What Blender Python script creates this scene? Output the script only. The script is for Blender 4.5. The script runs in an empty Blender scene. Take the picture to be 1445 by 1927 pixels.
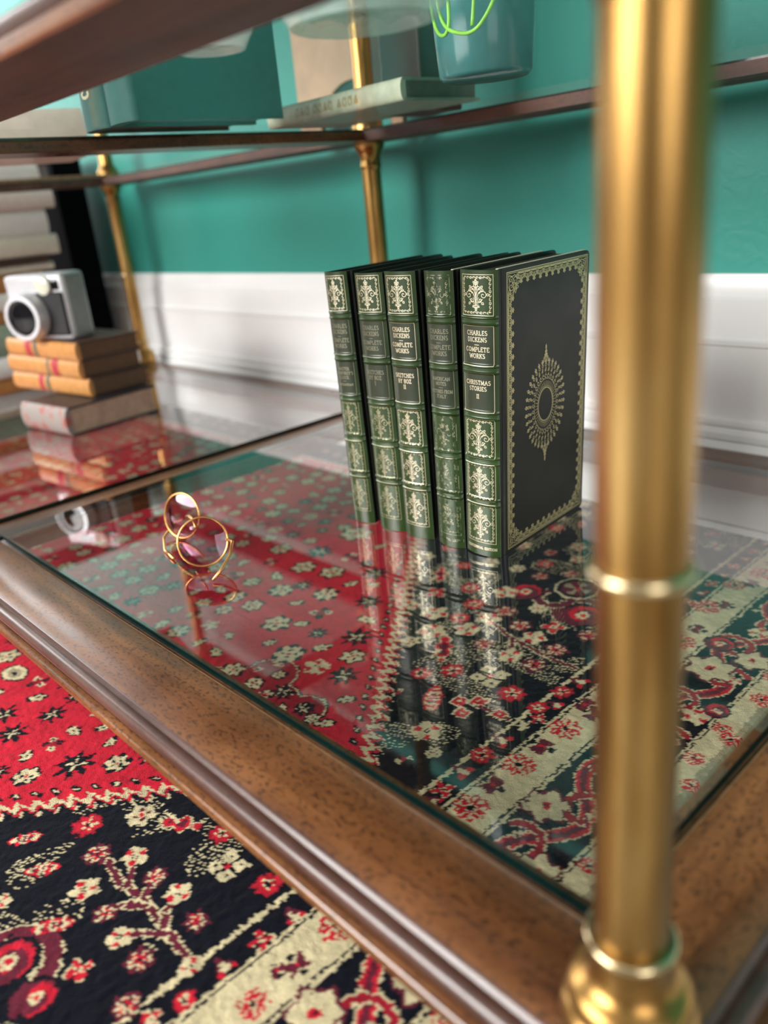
import bpy, math, random
import numpy as np
from mathutils import Vector, Matrix

# ------------------------------------------------------------------ camera
scene = bpy.context.scene
COL = scene.collection
PI = math.pi
F_PX, HOR_Y, HOR_S, VP_X = 1522.05, 369.08, -0.09676, -776.7     # measured in the photograph's 1445x1927 frame
CAM_H = 0.26                                                      # metres above the lower glass
def _ray(x, y):
    return Vector((x - 722.5, -(y - 963.5), -F_PX)).normalized()
_X = -_ray(VP_X, HOR_Y + HOR_S * (VP_X - 722.5))
_Z = _ray(1445, HOR_Y + HOR_S * 722.5).cross(_ray(0, HOR_Y - HOR_S * 722.5)).normalized()
if _Z.y < 0: _Z = -_Z
_X = (_X - _Z * _X.dot(_Z)).normalized()
_Y = _Z.cross(_X)
cam_data = bpy.data.cameras.new('camera')
camera = bpy.data.objects.new('camera', cam_data)
COL.objects.link(camera)
camera.matrix_world = Matrix.Translation((0, 0, CAM_H)) @ Matrix((_X, _Y, _Z)).to_4x4()
cam_data.sensor_fit = 'VERTICAL'
cam_data.sensor_height = 36.0
cam_data.lens = F_PX / 1927 * 36.0
cam_data.clip_start = 0.02
cam_data.dof.use_dof = True
cam_data.dof.focus_distance = 0.55
cam_data.dof.aperture_fstop = 4.4
scene.camera = camera

# ------------------------------------------------------------------ world and light
scene.view_settings.view_transform = 'Standard'
scene.view_settings.look = 'None'
scene.view_settings.gamma = 1.0
scene.view_settings.use_curve_mapping = False
scene.view_settings.exposure = 0.40
scene.cycles.use_denoising = True
scene.cycles.max_bounces = 10
scene.cycles.transparent_max_bounces = 24
scene.cycles.caustics_reflective = False
scene.cycles.caustics_refractive = False
scene.cycles.sample_clamp_indirect = 6.0

world = bpy.data.worlds.new('daylight_world')
scene.world = world
world.use_nodes = True
_bg = world.node_tree.nodes['Background']
_bg.inputs['Color'].default_value = (0.86, 0.93, 1.0, 1)
_bg.inputs['Strength'].default_value = 0.38

def area_light(name, loc, target, sx, sy, power, col=(1, 1, 1)):
    d = bpy.data.lights.new(name, 'AREA')
    d.shape = 'RECTANGLE'; d.size = sx; d.size_y = sy; d.energy = power; d.color = col
    o = bpy.data.objects.new(name, d); COL.objects.link(o)
    o.location = loc
    o.rotation_euler = (Vector(target) - Vector(loc)).to_track_quat('-Z', 'Y').to_euler()
    return o
area_light('window_light_front', (-1.3, -2.0, 1.15), (-0.6, 0.5, 0.0), 1.7, 1.1, 114, (1.0, 0.985, 0.96))
area_light('window_light_left', (-3.05, 0.08, 0.95), (-0.8, 0.4, 0.0), 1.0, 1.3, 27, (0.95, 0.98, 1.0))
area_light('window_light_right', (1.9, -0.9, 1.0), (-0.9, 0.5, 0.1), 1.1, 1.2, 25, (1.0, 0.98, 0.95))
area_light('window_light_back', (-1.83, 0.90, 1.25), (-1.2, 0.0, 0.4), 0.90, 0.88, 5, (0.97, 0.98, 1.0))

# ------------------------------------------------------------------ materials
def new_mat(name):
    m = bpy.data.materials.new(name); m.use_nodes = True
    nt = m.node_tree
    b = nt.nodes['Principled BSDF']
    return m, nt, b
def nd(nt, typ, **kw):
    n = nt.nodes.new(typ)
    for k, v in kw.items():
        if k.startswith('i_'): n.inputs[k[2:].replace('_', ' ')].default_value = v
        else: setattr(n, k, v)
    return n
def setp(b, base=None, rough=None, metal=None, spec=None, coat=None, coatr=None, sheen=None):
    if base is not None: b.inputs['Base Color'].default_value = (*base, 1)
    if rough is not None: b.inputs['Roughness'].default_value = rough
    if metal is not None: b.inputs['Metallic'].default_value = metal
    if spec is not None: b.inputs['Specular IOR Level'].default_value = spec
    if coat is not None: b.inputs['Coat Weight'].default_value = coat
    if coatr is not None: b.inputs['Coat Roughness'].default_value = coatr
    if sheen is not None: b.inputs['Sheen Weight'].default_value = sheen
def ramp(nt, stops, interp='LINEAR'):
    r = nt.nodes.new('ShaderNodeValToRGB'); r.color_ramp.interpolation = interp
    el = r.color_ramp.elements
    while len(el) < len(stops): el.new(0.5)
    for e, (p, c) in zip(el, stops): e.position = p; e.color = (*c, 1)
    return r
def coords(nt, scale=(1, 1, 1), kind='Object'):
    tc = nt.nodes.new('ShaderNodeTexCoord'); mp = nt.nodes.new('ShaderNodeMapping')
    mp.inputs['Scale'].default_value = scale
    nt.links.new(tc.outputs[kind], mp.inputs['Vector'])
    return mp.outputs['Vector']
def bump(nt, b, height, strength=0.3, dist=0.001, into='Normal'):
    bp = nt.nodes.new('ShaderNodeBump'); bp.inputs['Strength'].default_value = strength
    bp.inputs['Distance'].default_value = dist
    nt.links.new(height, bp.inputs['Height']); nt.links.new(bp.outputs['Normal'], b.inputs[into])
    return bp
def simple(name, base, rough=0.5, metal=0.0, nscale=60, var=0.12, bstr=0.0, **kw):
    """flat colour broken up by a little procedural noise"""
    m, nt, b = new_mat(name); setp(b, base, rough, metal, **kw)
    v = coords(nt)
    n = nd(nt, 'ShaderNodeTexNoise'); n.inputs['Scale'].default_value = nscale; n.inputs['Detail'].default_value = 4
    nt.links.new(v, n.inputs['Vector'])
    r = ramp(nt, [(0.3, tuple(c * (1 - var) for c in base)), (0.7, tuple(min(1, c * (1 + var)) for c in base))])
    nt.links.new(n.outputs['Fac'], r.inputs['Fac']); nt.links.new(r.outputs['Color'], b.inputs['Base Color'])
    if bstr: bump(nt, b, n.outputs['Fac'], bstr)
    return m

def wood_mat(name, along, dark, mid, light, rough=0.28, fleck=1.0):
    """brown lacquered wood: grain stretched along one axis, small dark flecks"""
    m, nt, b = new_mat(name); setp(b, mid, rough, 0, coat=0.25, coatr=0.2)
    sc = [38, 38, 38]; sc['XYZ'.index(along)] = 3.0
    v = coords(nt, tuple(sc))
    n = nd(nt, 'ShaderNodeTexNoise'); n.inputs['Scale'].default_value = 1.6; n.inputs['Detail'].default_value = 6; n.inputs['Distortion'].default_value = 0.6
    nt.links.new(v, n.inputs['Vector'])
    r = ramp(nt, [(0.30, dark), (0.5, mid), (0.72, light)])
    nt.links.new(n.outputs['Fac'], r.inputs['Fac'])
    v2 = coords(nt, (1, 1, 1))
    big = nd(nt, 'ShaderNodeTexNoise'); big.inputs['Scale'].default_value = 22; big.inputs['Detail'].default_value = 3
    nt.links.new(v2, big.inputs['Vector'])
    fv = [1, 1, 1]; fv['XYZ'.index(along)] = 0.5
    v3 = coords(nt, tuple(fv))
    fl = nd(nt, 'ShaderNodeTexNoise'); fl.inputs['Scale'].default_value = 560; fl.inputs['Detail'].default_value = 2.5
    nt.links.new(v3, fl.inputs['Vector'])
    fr = ramp(nt, [(0.35, (0.14, 0.11, 0.10)), (0.47, (1, 1, 1))])
    nt.links.new(fl.outputs['Fac'], fr.inputs['Fac'])
    mb = nd(nt, 'ShaderNodeMix', data_type='RGBA', blend_type='MULTIPLY'); mb.inputs['Factor'].default_value = 0.55
    br = ramp(nt, [(0.35, (0.6, 0.55, 0.55)), (0.65, (1.15, 1.1, 1.05))])
    nt.links.new(big.outputs['Fac'], br.inputs['Fac'])
    nt.links.new(r.outputs['Color'], mb.inputs['A']); nt.links.new(br.outputs['Color'], mb.inputs['B'])
    m2 = nd(nt, 'ShaderNodeMix', data_type='RGBA', blend_type='MULTIPLY'); m2.inputs['Factor'].default_value = 0.7 * fleck
    nt.links.new(mb.outputs['Result'], m2.inputs['A']); nt.links.new(fr.outputs['Color'], m2.inputs['B'])
    nt.links.new(m2.outputs['Result'], b.inputs['Base Color'])
    rr = nd(nt, 'ShaderNodeMapRange'); rr.inputs['To Min'].default_value = rough - 0.08; rr.inputs['To Max'].default_value = rough + 0.15
    nt.links.new(big.outputs['Fac'], rr.inputs['Value']); nt.links.new(rr.outputs['Result'], b.inputs['Roughness'])
    bump(nt, b, fl.outputs['Fac'], 0.12, 0.0005)
    return m

W_D, W_M, W_L = (0.066, 0.022, 0.008), (0.142, 0.052, 0.016), (0.235, 0.096, 0.031)
M = {}
M['wood_x'] = wood_mat('walnut_lengthwise', 'X', W_D, W_M, W_L)
M['wood_y'] = wood_mat('walnut_crosswise', 'Y', W_D, W_M, W_L)
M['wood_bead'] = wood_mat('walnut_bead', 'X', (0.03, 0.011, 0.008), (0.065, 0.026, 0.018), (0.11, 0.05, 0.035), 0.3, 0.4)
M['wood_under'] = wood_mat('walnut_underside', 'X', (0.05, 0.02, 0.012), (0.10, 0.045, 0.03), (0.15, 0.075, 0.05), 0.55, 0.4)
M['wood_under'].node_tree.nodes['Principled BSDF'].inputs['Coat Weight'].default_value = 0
M['wood_lip'] = simple('worn_pale_edge', (0.34, 0.19, 0.09), 0.5, 0, 150, 0.3)

def brass_mat():
    m, nt, b = new_mat('aged_brass'); setp(b, (0.50, 0.34, 0.12), 0.3, 1.0)
    v = coords(nt, (1, 1, 0.25))
    n = nd(nt, 'ShaderNodeTexNoise'); n.inputs['Scale'].default_value = 45; n.inputs['Detail'].default_value = 6
    nt.links.new(v, n.inputs['Vector'])
    r = ramp(nt, [(0.3, (0.20, 0.10, 0.027)), (0.5, (0.38, 0.22, 0.070)), (0.75, (0.54, 0.36, 0.14))])
    nt.links.new(n.outputs['Fac'], r.inputs['Fac']); nt.links.new(r.outputs['Color'], b.inputs['Base Color'])
    rr = nd(nt, 'ShaderNodeMapRange'); rr.inputs['To Min'].default_value = 0.38; rr.inputs['To Max'].default_value = 0.24
    nt.links.new(n.outputs['Fac'], rr.inputs['Value']); nt.links.new(rr.outputs['Result'], b.inputs['Roughness'])
    v2 = coords(nt, (1, 1, 1))
    f = nd(nt, 'ShaderNodeTexNoise'); f.inputs['Scale'].default_value = 600
    nt.links.new(v2, f.inputs['Vector']); bump(nt, b, f.outputs['Fac'], 0.06, 0.0003)
    return m
M['brass'] = brass_mat()
M['brass_ring'] = simple('pale_brass', (0.62, 0.5, 0.3), 0.22, 1.0, 80, 0.15)

def glass_mat(name, tint, cap=1.0):
    """clear pane: reflection by angle on the outer side, tinted see-through otherwise"""
    m = bpy.data.materials.new(name); m.use_nodes = True; nt = m.node_tree
    for n in list(nt.nodes): nt.nodes.remove(n)
    out = nt.nodes.new('ShaderNodeOutputMaterial')
    tr = nd(nt, 'ShaderNodeBsdfTransparent'); tr.inputs['Color'].default_value = (*tint, 1)
    gl = nd(nt, 'ShaderNodeBsdfGlossy'); gl.inputs['Roughness'].default_value = 0.0; gl.inputs['Color'].default_value = (1, 1, 1, 1)
    fr = nd(nt, 'ShaderNodeFresnel'); fr.inputs['IOR'].default_value = 1.46
    a1 = nd(nt, 'ShaderNodeMath', operation='MULTIPLY'); a1.inputs[1].default_value = 2.0
    a2 = nd(nt, 'ShaderNodeMath', operation='ADD'); a2.inputs[1].default_value = 1.0
    a3 = nd(nt, 'ShaderNodeMath', operation='DIVIDE')
    geo = nd(nt, 'ShaderNodeNewGeometry')
    a4 = nd(nt, 'ShaderNodeMath', operation='SUBTRACT'); a4.inputs[0].default_value = 1.0
    a5 = nd(nt, 'ShaderNodeMath', operation='MULTIPLY')
    L = nt.links.new
    L(fr.outputs[0], a1.inputs[0]); L(fr.outputs[0], a2.inputs[0]); L(a1.outputs[0], a3.inputs[0]); L(a2.outputs[0], a3.inputs[1])
    L(geo.outputs['Backfacing'], a4.inputs[1]); cp = nd(nt, 'ShaderNodeMath', operation='MINIMUM'); cp.inputs[1].default_value = cap; L(a3.outputs[0], cp.inputs[0]); L(cp.outputs[0], a5.inputs[0]); L(a4.outputs[0], a5.inputs[1])
    mx = nt.nodes.new('ShaderNodeMixShader')
    L(a5.outputs[0], mx.inputs[0]); L(tr.outputs[0], mx.inputs[1]); L(gl.outputs[0], mx.inputs[2]); L(mx.outputs[0], out.inputs[0])
    return m
M['glass'] = glass_mat('clear_pane', (0.992, 0.998, 0.995), 0.45)
M['glass_upper'] = glass_mat('coated_pane', (0.99, 0.997, 0.994), 0.22)
M['glass_edge'] = simple('green_pane_edge', (0.001, 0.011, 0.010), 0.1, 0, 40, 0.3, spec=0.8)
M['glass_milk'] = None

def wall_mat(name, base):
    m, nt, b = new_mat(name); setp(b, base, 0.5, spec=0.35)
    v = coords(nt, (1, 1, 1))
    n = nd(nt, 'ShaderNodeTexNoise'); n.inputs['Scale'].default_value = 75; n.inputs['Detail'].default_value = 5; n.inputs['Distortion'].default_value = 1.2
    nt.links.new(v, n.inputs['Vector']); bump(nt, b, n.outputs['Fac'], 0.22, 0.003)
    n2 = nd(nt, 'ShaderNodeTexNoise'); n2.inputs['Scale'].default_value = 3
    nt.links.new(v, n2.inputs['Vector'])
    r = ramp(nt, [(0.3, tuple(c * 0.92 for c in base)), (0.7, tuple(c * 1.06 for c in base))])
    nt.links.new(n2.outputs['Fac'], r.inputs['Fac']); nt.links.new(r.outputs['Color'], b.inputs['Base Color'])
    return m
M['teal_wall'] = wall_mat('teal_paint', (0.032, 0.265, 0.215))
M['white_paint'] = simple('white_paint', (0.80, 0.80, 0.79), 0.3, 0, 12, 0.02)
M['plain_wall'] = simple('taupe_paint', (0.20, 0.17, 0.14), 0.7, 0, 12, 0.03)
M['plaster'] = simple('ceiling_plaster', (0.75, 0.75, 0.74), 0.8, 0, 12, 0.03)

# ------------------------------------------------------------------ mesh helpers
class MB:
    """collects vertices and faces, then links them as ONE mesh object"""
    def __init__(s): s.v = []; s.f = []; s.mi = []
    def add(s, verts, faces, mi=0):
        k = len(s.v); s.v += [tuple(p) for p in verts]
        s.f += [tuple(i + k for i in f) for f in faces]; s.mi += [mi] * len(faces)
        return s
    def box(s, a, b, mi=0, rz=0, piv=None):
        (x0, y0, z0), (x1, y1, z1) = a, b
        vs = [(x0, y0, z0), (x1, y0, z0), (x1, y1, z0), (x0, y1, z0), (x0, y0, z1), (x1, y0, z1), (x1, y1, z1), (x0, y1, z1)]
        if rz:
            px, py = piv or ((x0 + x1) / 2, (y0 + y1) / 2); c, n = math.cos(rz), math.sin(rz)
            vs = [(px + (x - px) * c - (y - py) * n, py + (x - px) * n + (y - py) * c, z) for x, y, z in vs]
        return s.add(vs, [(0, 3, 2, 1), (4, 5, 6, 7), (0, 1, 5, 4), (1, 2, 6, 5), (2, 3, 7, 6), (3, 0, 4, 7)], mi)
    def lathe(s, prof, n=48, c=(0, 0, 0), mi=0, ruffle=None):
        """profile of (radius, z), turned about the z axis"""
        vs = []
        for r, z in prof:
            for k in range(n):
                a = 2 * PI * k / n
                rr, zz = (r, z) if ruffle is None else ruffle(r, z, a)
                vs.append((c[0] + rr * math.cos(a), c[1] + rr * math.sin(a), c[2] + zz))
        fs = []
        for j in range(len(prof) - 1):
            for k in range(n):
                k2 = (k + 1) % n
                fs.append((j * n + k, j * n + k2, (j + 1) * n + k2, (j + 1) * n + k))
        if prof[0][0] > 1e-6: fs.append(tuple(range(n))[::-1])
        if prof[-1][0] > 1e-6: fs.append(tuple((len(prof) - 1) * n + k for k in range(n)))
        return s.add(vs, fs, mi)
    def prism(s, prof, p0, p1, plane, mi=0, mit=(0, 0)):
        """closed profile swept straight from p0 to p1 along one axis; mit slants its ends"""
        n = len(prof); vs = []
        for e, p in enumerate((p0, p1)):
            for (a, b) in prof:
                if plane == 'yz': vs.append((p + mit[e] * a, a, b))
                else: vs.append((a, p + mit[e] * a, b))
        fs = [(k, (k + 1) % n, n + (k + 1) % n, n + k) for k in range(n)]
        fs.append(tuple(range(n))[::-1]); fs.append(tuple(range(n, 2 * n)))
        return s.add(vs, fs, mi)
    def tube(s, pts, r, n=10, mi=0, caps=True):
        pts = [Vector(p) for p in pts]; rs = r if isinstance(r, (list, tuple)) else [r] * len(pts)
        vs = []; up = Vector((0, 0, 1)); prev = None
        for i, p in enumerate(pts):
            t = (pts[min(i + 1, len(pts) - 1)] - pts[max(i - 1, 0)]).normalized()
            if prev is None:
                a = t.cross(up)
                if a.length < 1e-3: a = t.cross(Vector((1, 0, 0)))
                a.normalize()
            else:
                a = (prev - t * prev.dot(t)).normalized()
            prev = a; b = t.cross(a)
            for k in range(n):
                w = 2 * PI * k / n; vs.append(p + (a * math.cos(w) + b * math.sin(w)) * rs[i])
        fs = []
        for j in range(len(pts) - 1):
            for k in range(n):
                k2 = (k + 1) % n; fs.append((j * n + k, j * n + k2, (j + 1) * n + k2, (j + 1) * n + k))
        if caps: fs.append(tuple(range(n))[::-1]); fs.append(tuple((len(pts) - 1) * n + k for k in range(n)))
        return s.add(vs, fs, mi)
    def build(s, name, mats, parent=None, smooth=None, bevel=0, kind=None, recalc=True):
        me = bpy.data.meshes.new(name); me.from_pydata(s.v, [], s.f); 
        for m in (mats if isinstance(mats, (list, tuple)) else [mats]): me.materials.append(m)
        me.polygons.foreach_set('material_index', s.mi)
        me.update()
        if recalc:
            import bmesh
            bm = bmesh.new(); bm.from_mesh(me); bmesh.ops.recalc_face_normals(bm, faces=bm.faces); bm.to_mesh(me); bm.free()
        o = bpy.data.objects.new(name, me); COL.objects.link(o)
        if parent is not None: o.parent = parent
        if bevel:
            md = o.modifiers.new('bevel', 'BEVEL'); md.width = bevel; md.segments = 3; md.limit_method = 'ANGLE'; md.angle_limit = 0.6
        if smooth is not None:
            me.polygons.foreach_set('use_smooth', [True] * len(me.polygons))
            me.set_sharp_from_angle(angle=smooth)
        if kind: o['kind'] = kind
        return o
def empty(name, loc=(0, 0, 0), rz=0, ry=0, rx=0):
    o = bpy.data.objects.new(name, None); COL.objects.link(o); o.empty_display_size = 0.02
    o.location = loc; o.rotation_euler = (rx, ry, rz); return o
def tag(o, label, cat, group=None):
    o['label'] = label; o['category'] = cat
    if group: o['group'] = group
    return o
def copy_tree(o, parent=None):
    c = o.copy(); COL.objects.link(c)
    if parent is not None: c.parent = parent
    for ch in [x for x in bpy.data.objects if x.parent == o]: copy_tree(ch, c)
    return c

# ------------------------------------------------------------------ the room
FLOOR = -0.10; WALL_Y = 0.80; XL = -3.2; XR = 2.2; CEIL = 2.4
WINS = [(-2.30, -1.36, 0.80, 1.70)]   # a window in the back wall, beyond the left edge of the picture
wb = MB(); Yb = WALL_Y + 0.1
wb.box((WINS[0][1], WALL_Y, FLOOR), (XR, Yb, CEIL)); wb.box((XL, WALL_Y, FLOOR), (WINS[0][0], Yb, CEIL))
for k, (a, c, d, e) in enumerate(WINS):
    wb.box((a, WALL_Y, FLOOR), (c, Yb, d)); wb.box((a, WALL_Y, e), (c, Yb, CEIL))
    wf = MB()
    for p_, q_ in (((a, 0.78, d), (a + .04, 0.86, e)), ((c - .04, 0.78, d), (c, 0.86, e)), ((a, 0.78, d), (c, 0.86, d + .03)), ((a, 0.78, e - .04), (c, 0.86, e))): wf.box(p_, q_)
    wf.build('window_%d' % (k + 2), M['white_paint'], kind='structure')
wb.build('wall_back', M['teal_wall'], kind='structure')
def floor_mat():
    m, nt, b = new_mat('pale_floor_boards'); setp(b, (0.36, 0.34, 0.32), 0.35)
    v = coords(nt, (1, 1, 1))
    br = nd(nt, 'ShaderNodeTexBrick'); br.inputs['Scale'].default_value = 1.0
    br.inputs['Brick Width'].default_value = 1.1; br.inputs['Row Height'].default_value = 0.09; br.inputs['Mortar Size'].default_value = 0.0015
    br.inputs['Color1'].default_value = (0.40, 0.37, 0.34, 1); br.inputs['Color2'].default_value = (0.33, 0.30, 0.28, 1); br.inputs['Mortar'].default_value = (0.1, 0.09, 0.08, 1)
    nt.links.new(v, br.inputs['Vector']); nt.links.new(br.outputs['Color'], b.inputs['Base Color'])
    return m
M['floor'] = floor_mat()
MB().box((XL, -2.6, FLOOR - 0.05), (XR, WALL_Y, FLOOR)).build('floor', M['floor'], kind='structure')
MB().box((XL - 0.1, -2.6, CEIL), (XR, WALL_Y + 0.1, CEIL + 0.05)).build('ceiling', M['plaster'], kind='structure')
MB().box((XR, -2.6, FLOOR), (XR + 0.1, WALL_Y + 0.1, CEIL)).build('wall_right', M['plain_wall'], kind='structure')
MB().box((XL - 0.1, -2.7, FLOOR), (XR + 0.1, -2.6, CEIL)).build('wall_front', M['plain_wall'], kind='structure')
# left wall with one bright window in it
wl = MB(); wy0, wy1, wz0, wz1 = -0.45, 0.62, 0.30, 1.75
wl.box((XL - 0.1, -2.6, FLOOR), (XL, wy0, CEIL)); wl.box((XL - 0.1, wy1, FLOOR), (XL, WALL_Y, CEIL))
wl.box((XL - 0.1, wy0, FLOOR), (XL, wy1, wz0)); wl.box((XL - 0.1, wy0, wz1), (XL, wy1, CEIL))
wl.build('wall_left', M['plain_wall'], kind='structure')
wf = MB()
for a, b_ in (((XL - 0.06, wy0, wz0), (XL + 0.02, wy0 + 0.05, wz1)), ((XL - 0.06, wy1 - 0.05, wz0), (XL + 0.02, wy1, wz1)),
              ((XL - 0.06, wy0, wz0), (XL + 0.02, wy1, wz0 + 0.05)), ((XL - 0.06, wy0, wz1 - 0.05), (XL + 0.02, wy1, wz1)),
              ((XL - 0.05, wy0, 1.0), (XL, wy1, 1.04))): wf.box(a, b_)
wf.build('window_1', M['white_paint'], kind='structure')
# tall moulded white baseboard
bb_top = 0.1605
prof = [(0.800, FLOOR), (0.800, bb_top), (0.796, bb_top), (0.7935, 0.155), (0.7925, 0.140), (0.7900, 0.138), (0.7895, 0.134), (0.7885, 0.112), (0.7870, 0.100), (0.7835, 0.0985), (0.7835, 0.094),
        (0.7850, 0.0925), (0.7850, 0.024), (0.7840, 0.021), (0.7800, 0.019), (0.7790, 0.015), (0.7815, 0.011), (0.7800, 0.009), (0.7765, 0.007), (0.7760, 0.001), (0.7785, -0.002),
        (0.7760, -0.004), (0.7735, -0.008), (0.7735, -0.014), (0.775, -0.018), (0.775, FLOOR)]
MB().prism(prof, XL, XR, 'yz').build('baseboard_back', M['white_paint'], smooth=0.5, kind='structure')

# ------------------------------------------------------------------ the rug: every knot gets its wool colour
# motifs seen in the photograph, in millimetres on the floor: x,y,kind,radius
MOTIFS = '''-719,166,C,16 -683,160,O,17 -627,158,c,12 -625,130,S,15 -593,156,S,14 -593,125,S,15 -557,159,c,11 -556,122,c,10 -554,141,m,12 -517,142,S,18 -494,163,C,12 -532,113,C,12 -553,101,S,10 -602,181,S,12 -543,177,c,10 -521,171,c,9 -481,183,S,11 -628,184,s,11 -651,168,m,13 -747,184,s,12 -658,182,c,8 -431,149,C,14 -405,162,Z,16 -450,121,R,14 -377,175,R,11 -470,88,L,14 -435,86,L,14 -401,129,B,12 -421,114,M,12 -400,97,B,12 -377,129,M,10 -356,132,B,11 -375,97,M,10 -331,129,M,10 -353,95,B,10 -332,96,M,11 -351,163,X,13 -322,171,R,12 -389,73,L,15 -351,71,K,10 -370,52,c,9 -309,112,B,9 -384,47,G,17 -352,49,G,13 -313,79,M,10 -429,59,B,8 -294,100,R,8 -296,124,V,9 -294,146,K,9 -294,167,V,9 -267,122,F,10 -271,179,F,12 -268,150,T,8 -268,161,c,5 -273,141,T,5 -488,387,S,19 -451,340,S,16 -499,357,c,13 -467,364,C,14 -567,358,C,18 -514,332,C,18 -479,334,B,16 -504,414,c,15 -529,439,S,17 -575,424,C,16 -609,423,S,14 -572,454,c,12 -619,402,C,16 -660,486,S,20 -608,460,C,17 -569,485,S,18 -621,497,m,15 -703,464,C,16 -664,543,C,24 -615,534,c,11 -548,372,c,12 -549,396,m,16 -649,419,c,15 -584,394,c,11 -643,450,C,17 -543,333,c,10 -551,466,c,10 -684,436,m,12 -443,435,B,18 -420,456,B,16 -513,522,Z,18 -490,491,K,14 -470,518,R,14 -463,461,B,17 -418,483,B,16 -414,501,M,16 -367,480,B,15 -364,504,K,14 -341,475,M,14 -365,446,B,14 -341,446,M,14 -439,467,R,13 -446,495,R,14 -416,421,Z,22 -404,381,R,12 -387,400,R,14 -359,412,X,16 -331,404,R,15 -373,362,L,22 -355,372,r,7 -344,381,r,7 -344,362,r,7 -322,378,r,7 -349,330,B,16 -329,316,C,9 -340,298,m,9 -356,536,G,22 -423,543,G,18 -388,576,Q,26 -333,510,M,13 -437,530,B,16 -393,447,M,13 -388,489,M,14 -446,411,C,12 -492,457,B,13 -555,544,C,15 -399,351,m,8 -299,293,K,11 -302,314,V,12 -302,335,R,12 -300,378,c,10 -302,356,V,11 -305,402,R,11 -303,429,R,11 -301,448,V,12 -275,292,F,14 -277,343,F,14 -276,394,F,14 -278,317,T,10 -277,368,T,10 -281,426,T,10 -235,524,A,22 -245,562,G,13 -246,630,c,6 -215,462,B,14 -184,395,F,8 -207,477,G,10 -189,508,F,10 -186,453,F,9 -281,613,F,15 -280,664,F,12 -229,595,B,12'''
NAVY, RED, CREAM, MAROON, DARKRED, TAUPE = range(6)
WOOL = np.array([(0.0025, 0.0032, 0.0075), (0.47, 0.011, 0.028), (0.55, 0.47, 0.285), (0.11, 0.012, 0.026), (0.28, 0.010, 0.022), (0.30, 0.26, 0.16)])
RX1 = -0.180
def make_rug():
    st = 0.00125
    xs = np.concatenate([np.arange(-2.6, -1.2, 0.004), np.arange(-1.2, RX1 + 1e-6, st)])
    ys = np.concatenate([np.arange(-0.25, -0.02, 0.0022), np.arange(-0.02, 0.775, st)])
    rng = np.random.default_rng(5)
    X, Y = np.meshgrid(xs * 1000, ys * 1000)                       # millimetres
    def vnoise(sc, seed, X=X, Y=Y):
        r = np.random.default_rng(seed).random((256, 256))
        a, b = X / sc + 500, Y / sc + 500
        i, j = np.floor(a).astype(int), np.floor(b).astype(int); u, v = a - i, b - j
        u = u * u * (3 - 2 * u); v = v * v * (3 - 2 * v)
        g = lambda p, q: r[p % 256, q % 256]
        return (g(i, j) * (1 - u) + g(i + 1, j) * u) * (1 - v) + (g(i, j + 1) * (1 - u) + g(i + 1, j + 1) * u) * v - 0.5
    # knots wander a little, so no edge is clean
    Xj = X + vnoise(3.0, 1) * 2.0 + (rng.random(X.shape) - 0.5) * 1.2
    Yj = Y + vnoise(3.0, 2) * 2.0 + (rng.random(X.shape) - 0.5) * 1.2
    C = np.full(X.shape, NAVY, np.int8)
    YC = 278.0
    xb = -358 - 0.80 * np.abs(Yj - YC)                             # stepped edge of the red field
    d = (xb - Xj) / 1.28
    tri = lambda t, p: np.abs(((t / p) % 1) - 0.5) * 4 - 1
    along = (Yj - YC)
    z = d - 4.2 * tri(along, 9.5)
    back = Yj > 700 + 4 * tri(Xj, 12)
    field = (z > 0) & ~back
    C[field] = RED
    C[(np.abs(z) < 2.7) & (Yj < 702)] = CREAM
    C[(np.abs(z + 4.4) < 1.3) & (Yj < 702)] = RED
    C[(np.abs(z + 7.4) < 1.6) & (tri(along + 3, 9.5) > 0.35) & (Yj < 702)] = CREAM
    C[(np.abs(Yj - 700 - 3 * tri(Xj, 12)) < 2.4) & (d > 0)] = CREAM
    # little drops along the inside of the zigzag
    k = np.round(along / 10.5); du = (along - k * 10.5); dv = d - 11.5
    rr = np.hypot(du * 1.28, dv)
    m = (rr < 3.6) & field; C[m] = NAVY
    m = (rr < 1.5) & field; C[m] = CREAM
    # borders at the right: cord line, strip, cream band, main border, cream guard
    C[Xj > -306] = NAVY
    C[np.abs(Xj + 307.5 + 0.8 * tri(Yj, 6)) < 1.7] = CREAM
    C[(Xj > -289) & (Xj < -252)] = CREAM
    C[(np.abs(Xj + 286.0) < 0.8) | (np.abs(Xj + 255.0) < 0.8)] = NAVY
    C[(Xj > -204) & (Xj < -186)] = CREAM
    C[np.abs(Xj + 201.5) < 0.7] = NAVY
    C[(Xj > -186)] = TAUPE
    # serpentine scroll of the main border
    ph = 2 * PI * (Yj - 300) / 92
    sx = -228 + 13 * np.sin(ph)
    inb = (Xj > -251) & (Xj < -204.5)
    e = np.abs(Xj - sx) / np.sqrt(1 + (13 * 2 * PI / 92 * np.cos(ph)) ** 2)
    C[inb & (e < 5.6)] = CREAM; C[inb & (e < 4.5)] = RED; C[inb & (e < 2.2)] = MAROON
    used = np.zeros(X.shape, bool)
    for k in range(-7, 8):                                         # curls that branch off the scroll
        for oy, sg in ((0, 1), (46, -1)):
            cx0, cy0 = -228 - sg * 7, 300 + k * 92 + oy - 12
            rr_ = np.hypot(Xj - cx0, Yj - cy0); an = np.arctan2(Yj - cy0, (Xj - cx0) * sg)
            sp_ = np.abs(rr_ - 12.5 - 1.6 * an)
            m = inb & (sp_ < 3.4) & (an > -2.2) & (an < 2.6); C[m] = CREAM
            m = inb & (sp_ < 2.3) & (an > -2.2) & (an < 2.6); C[m] = DARKRED
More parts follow.
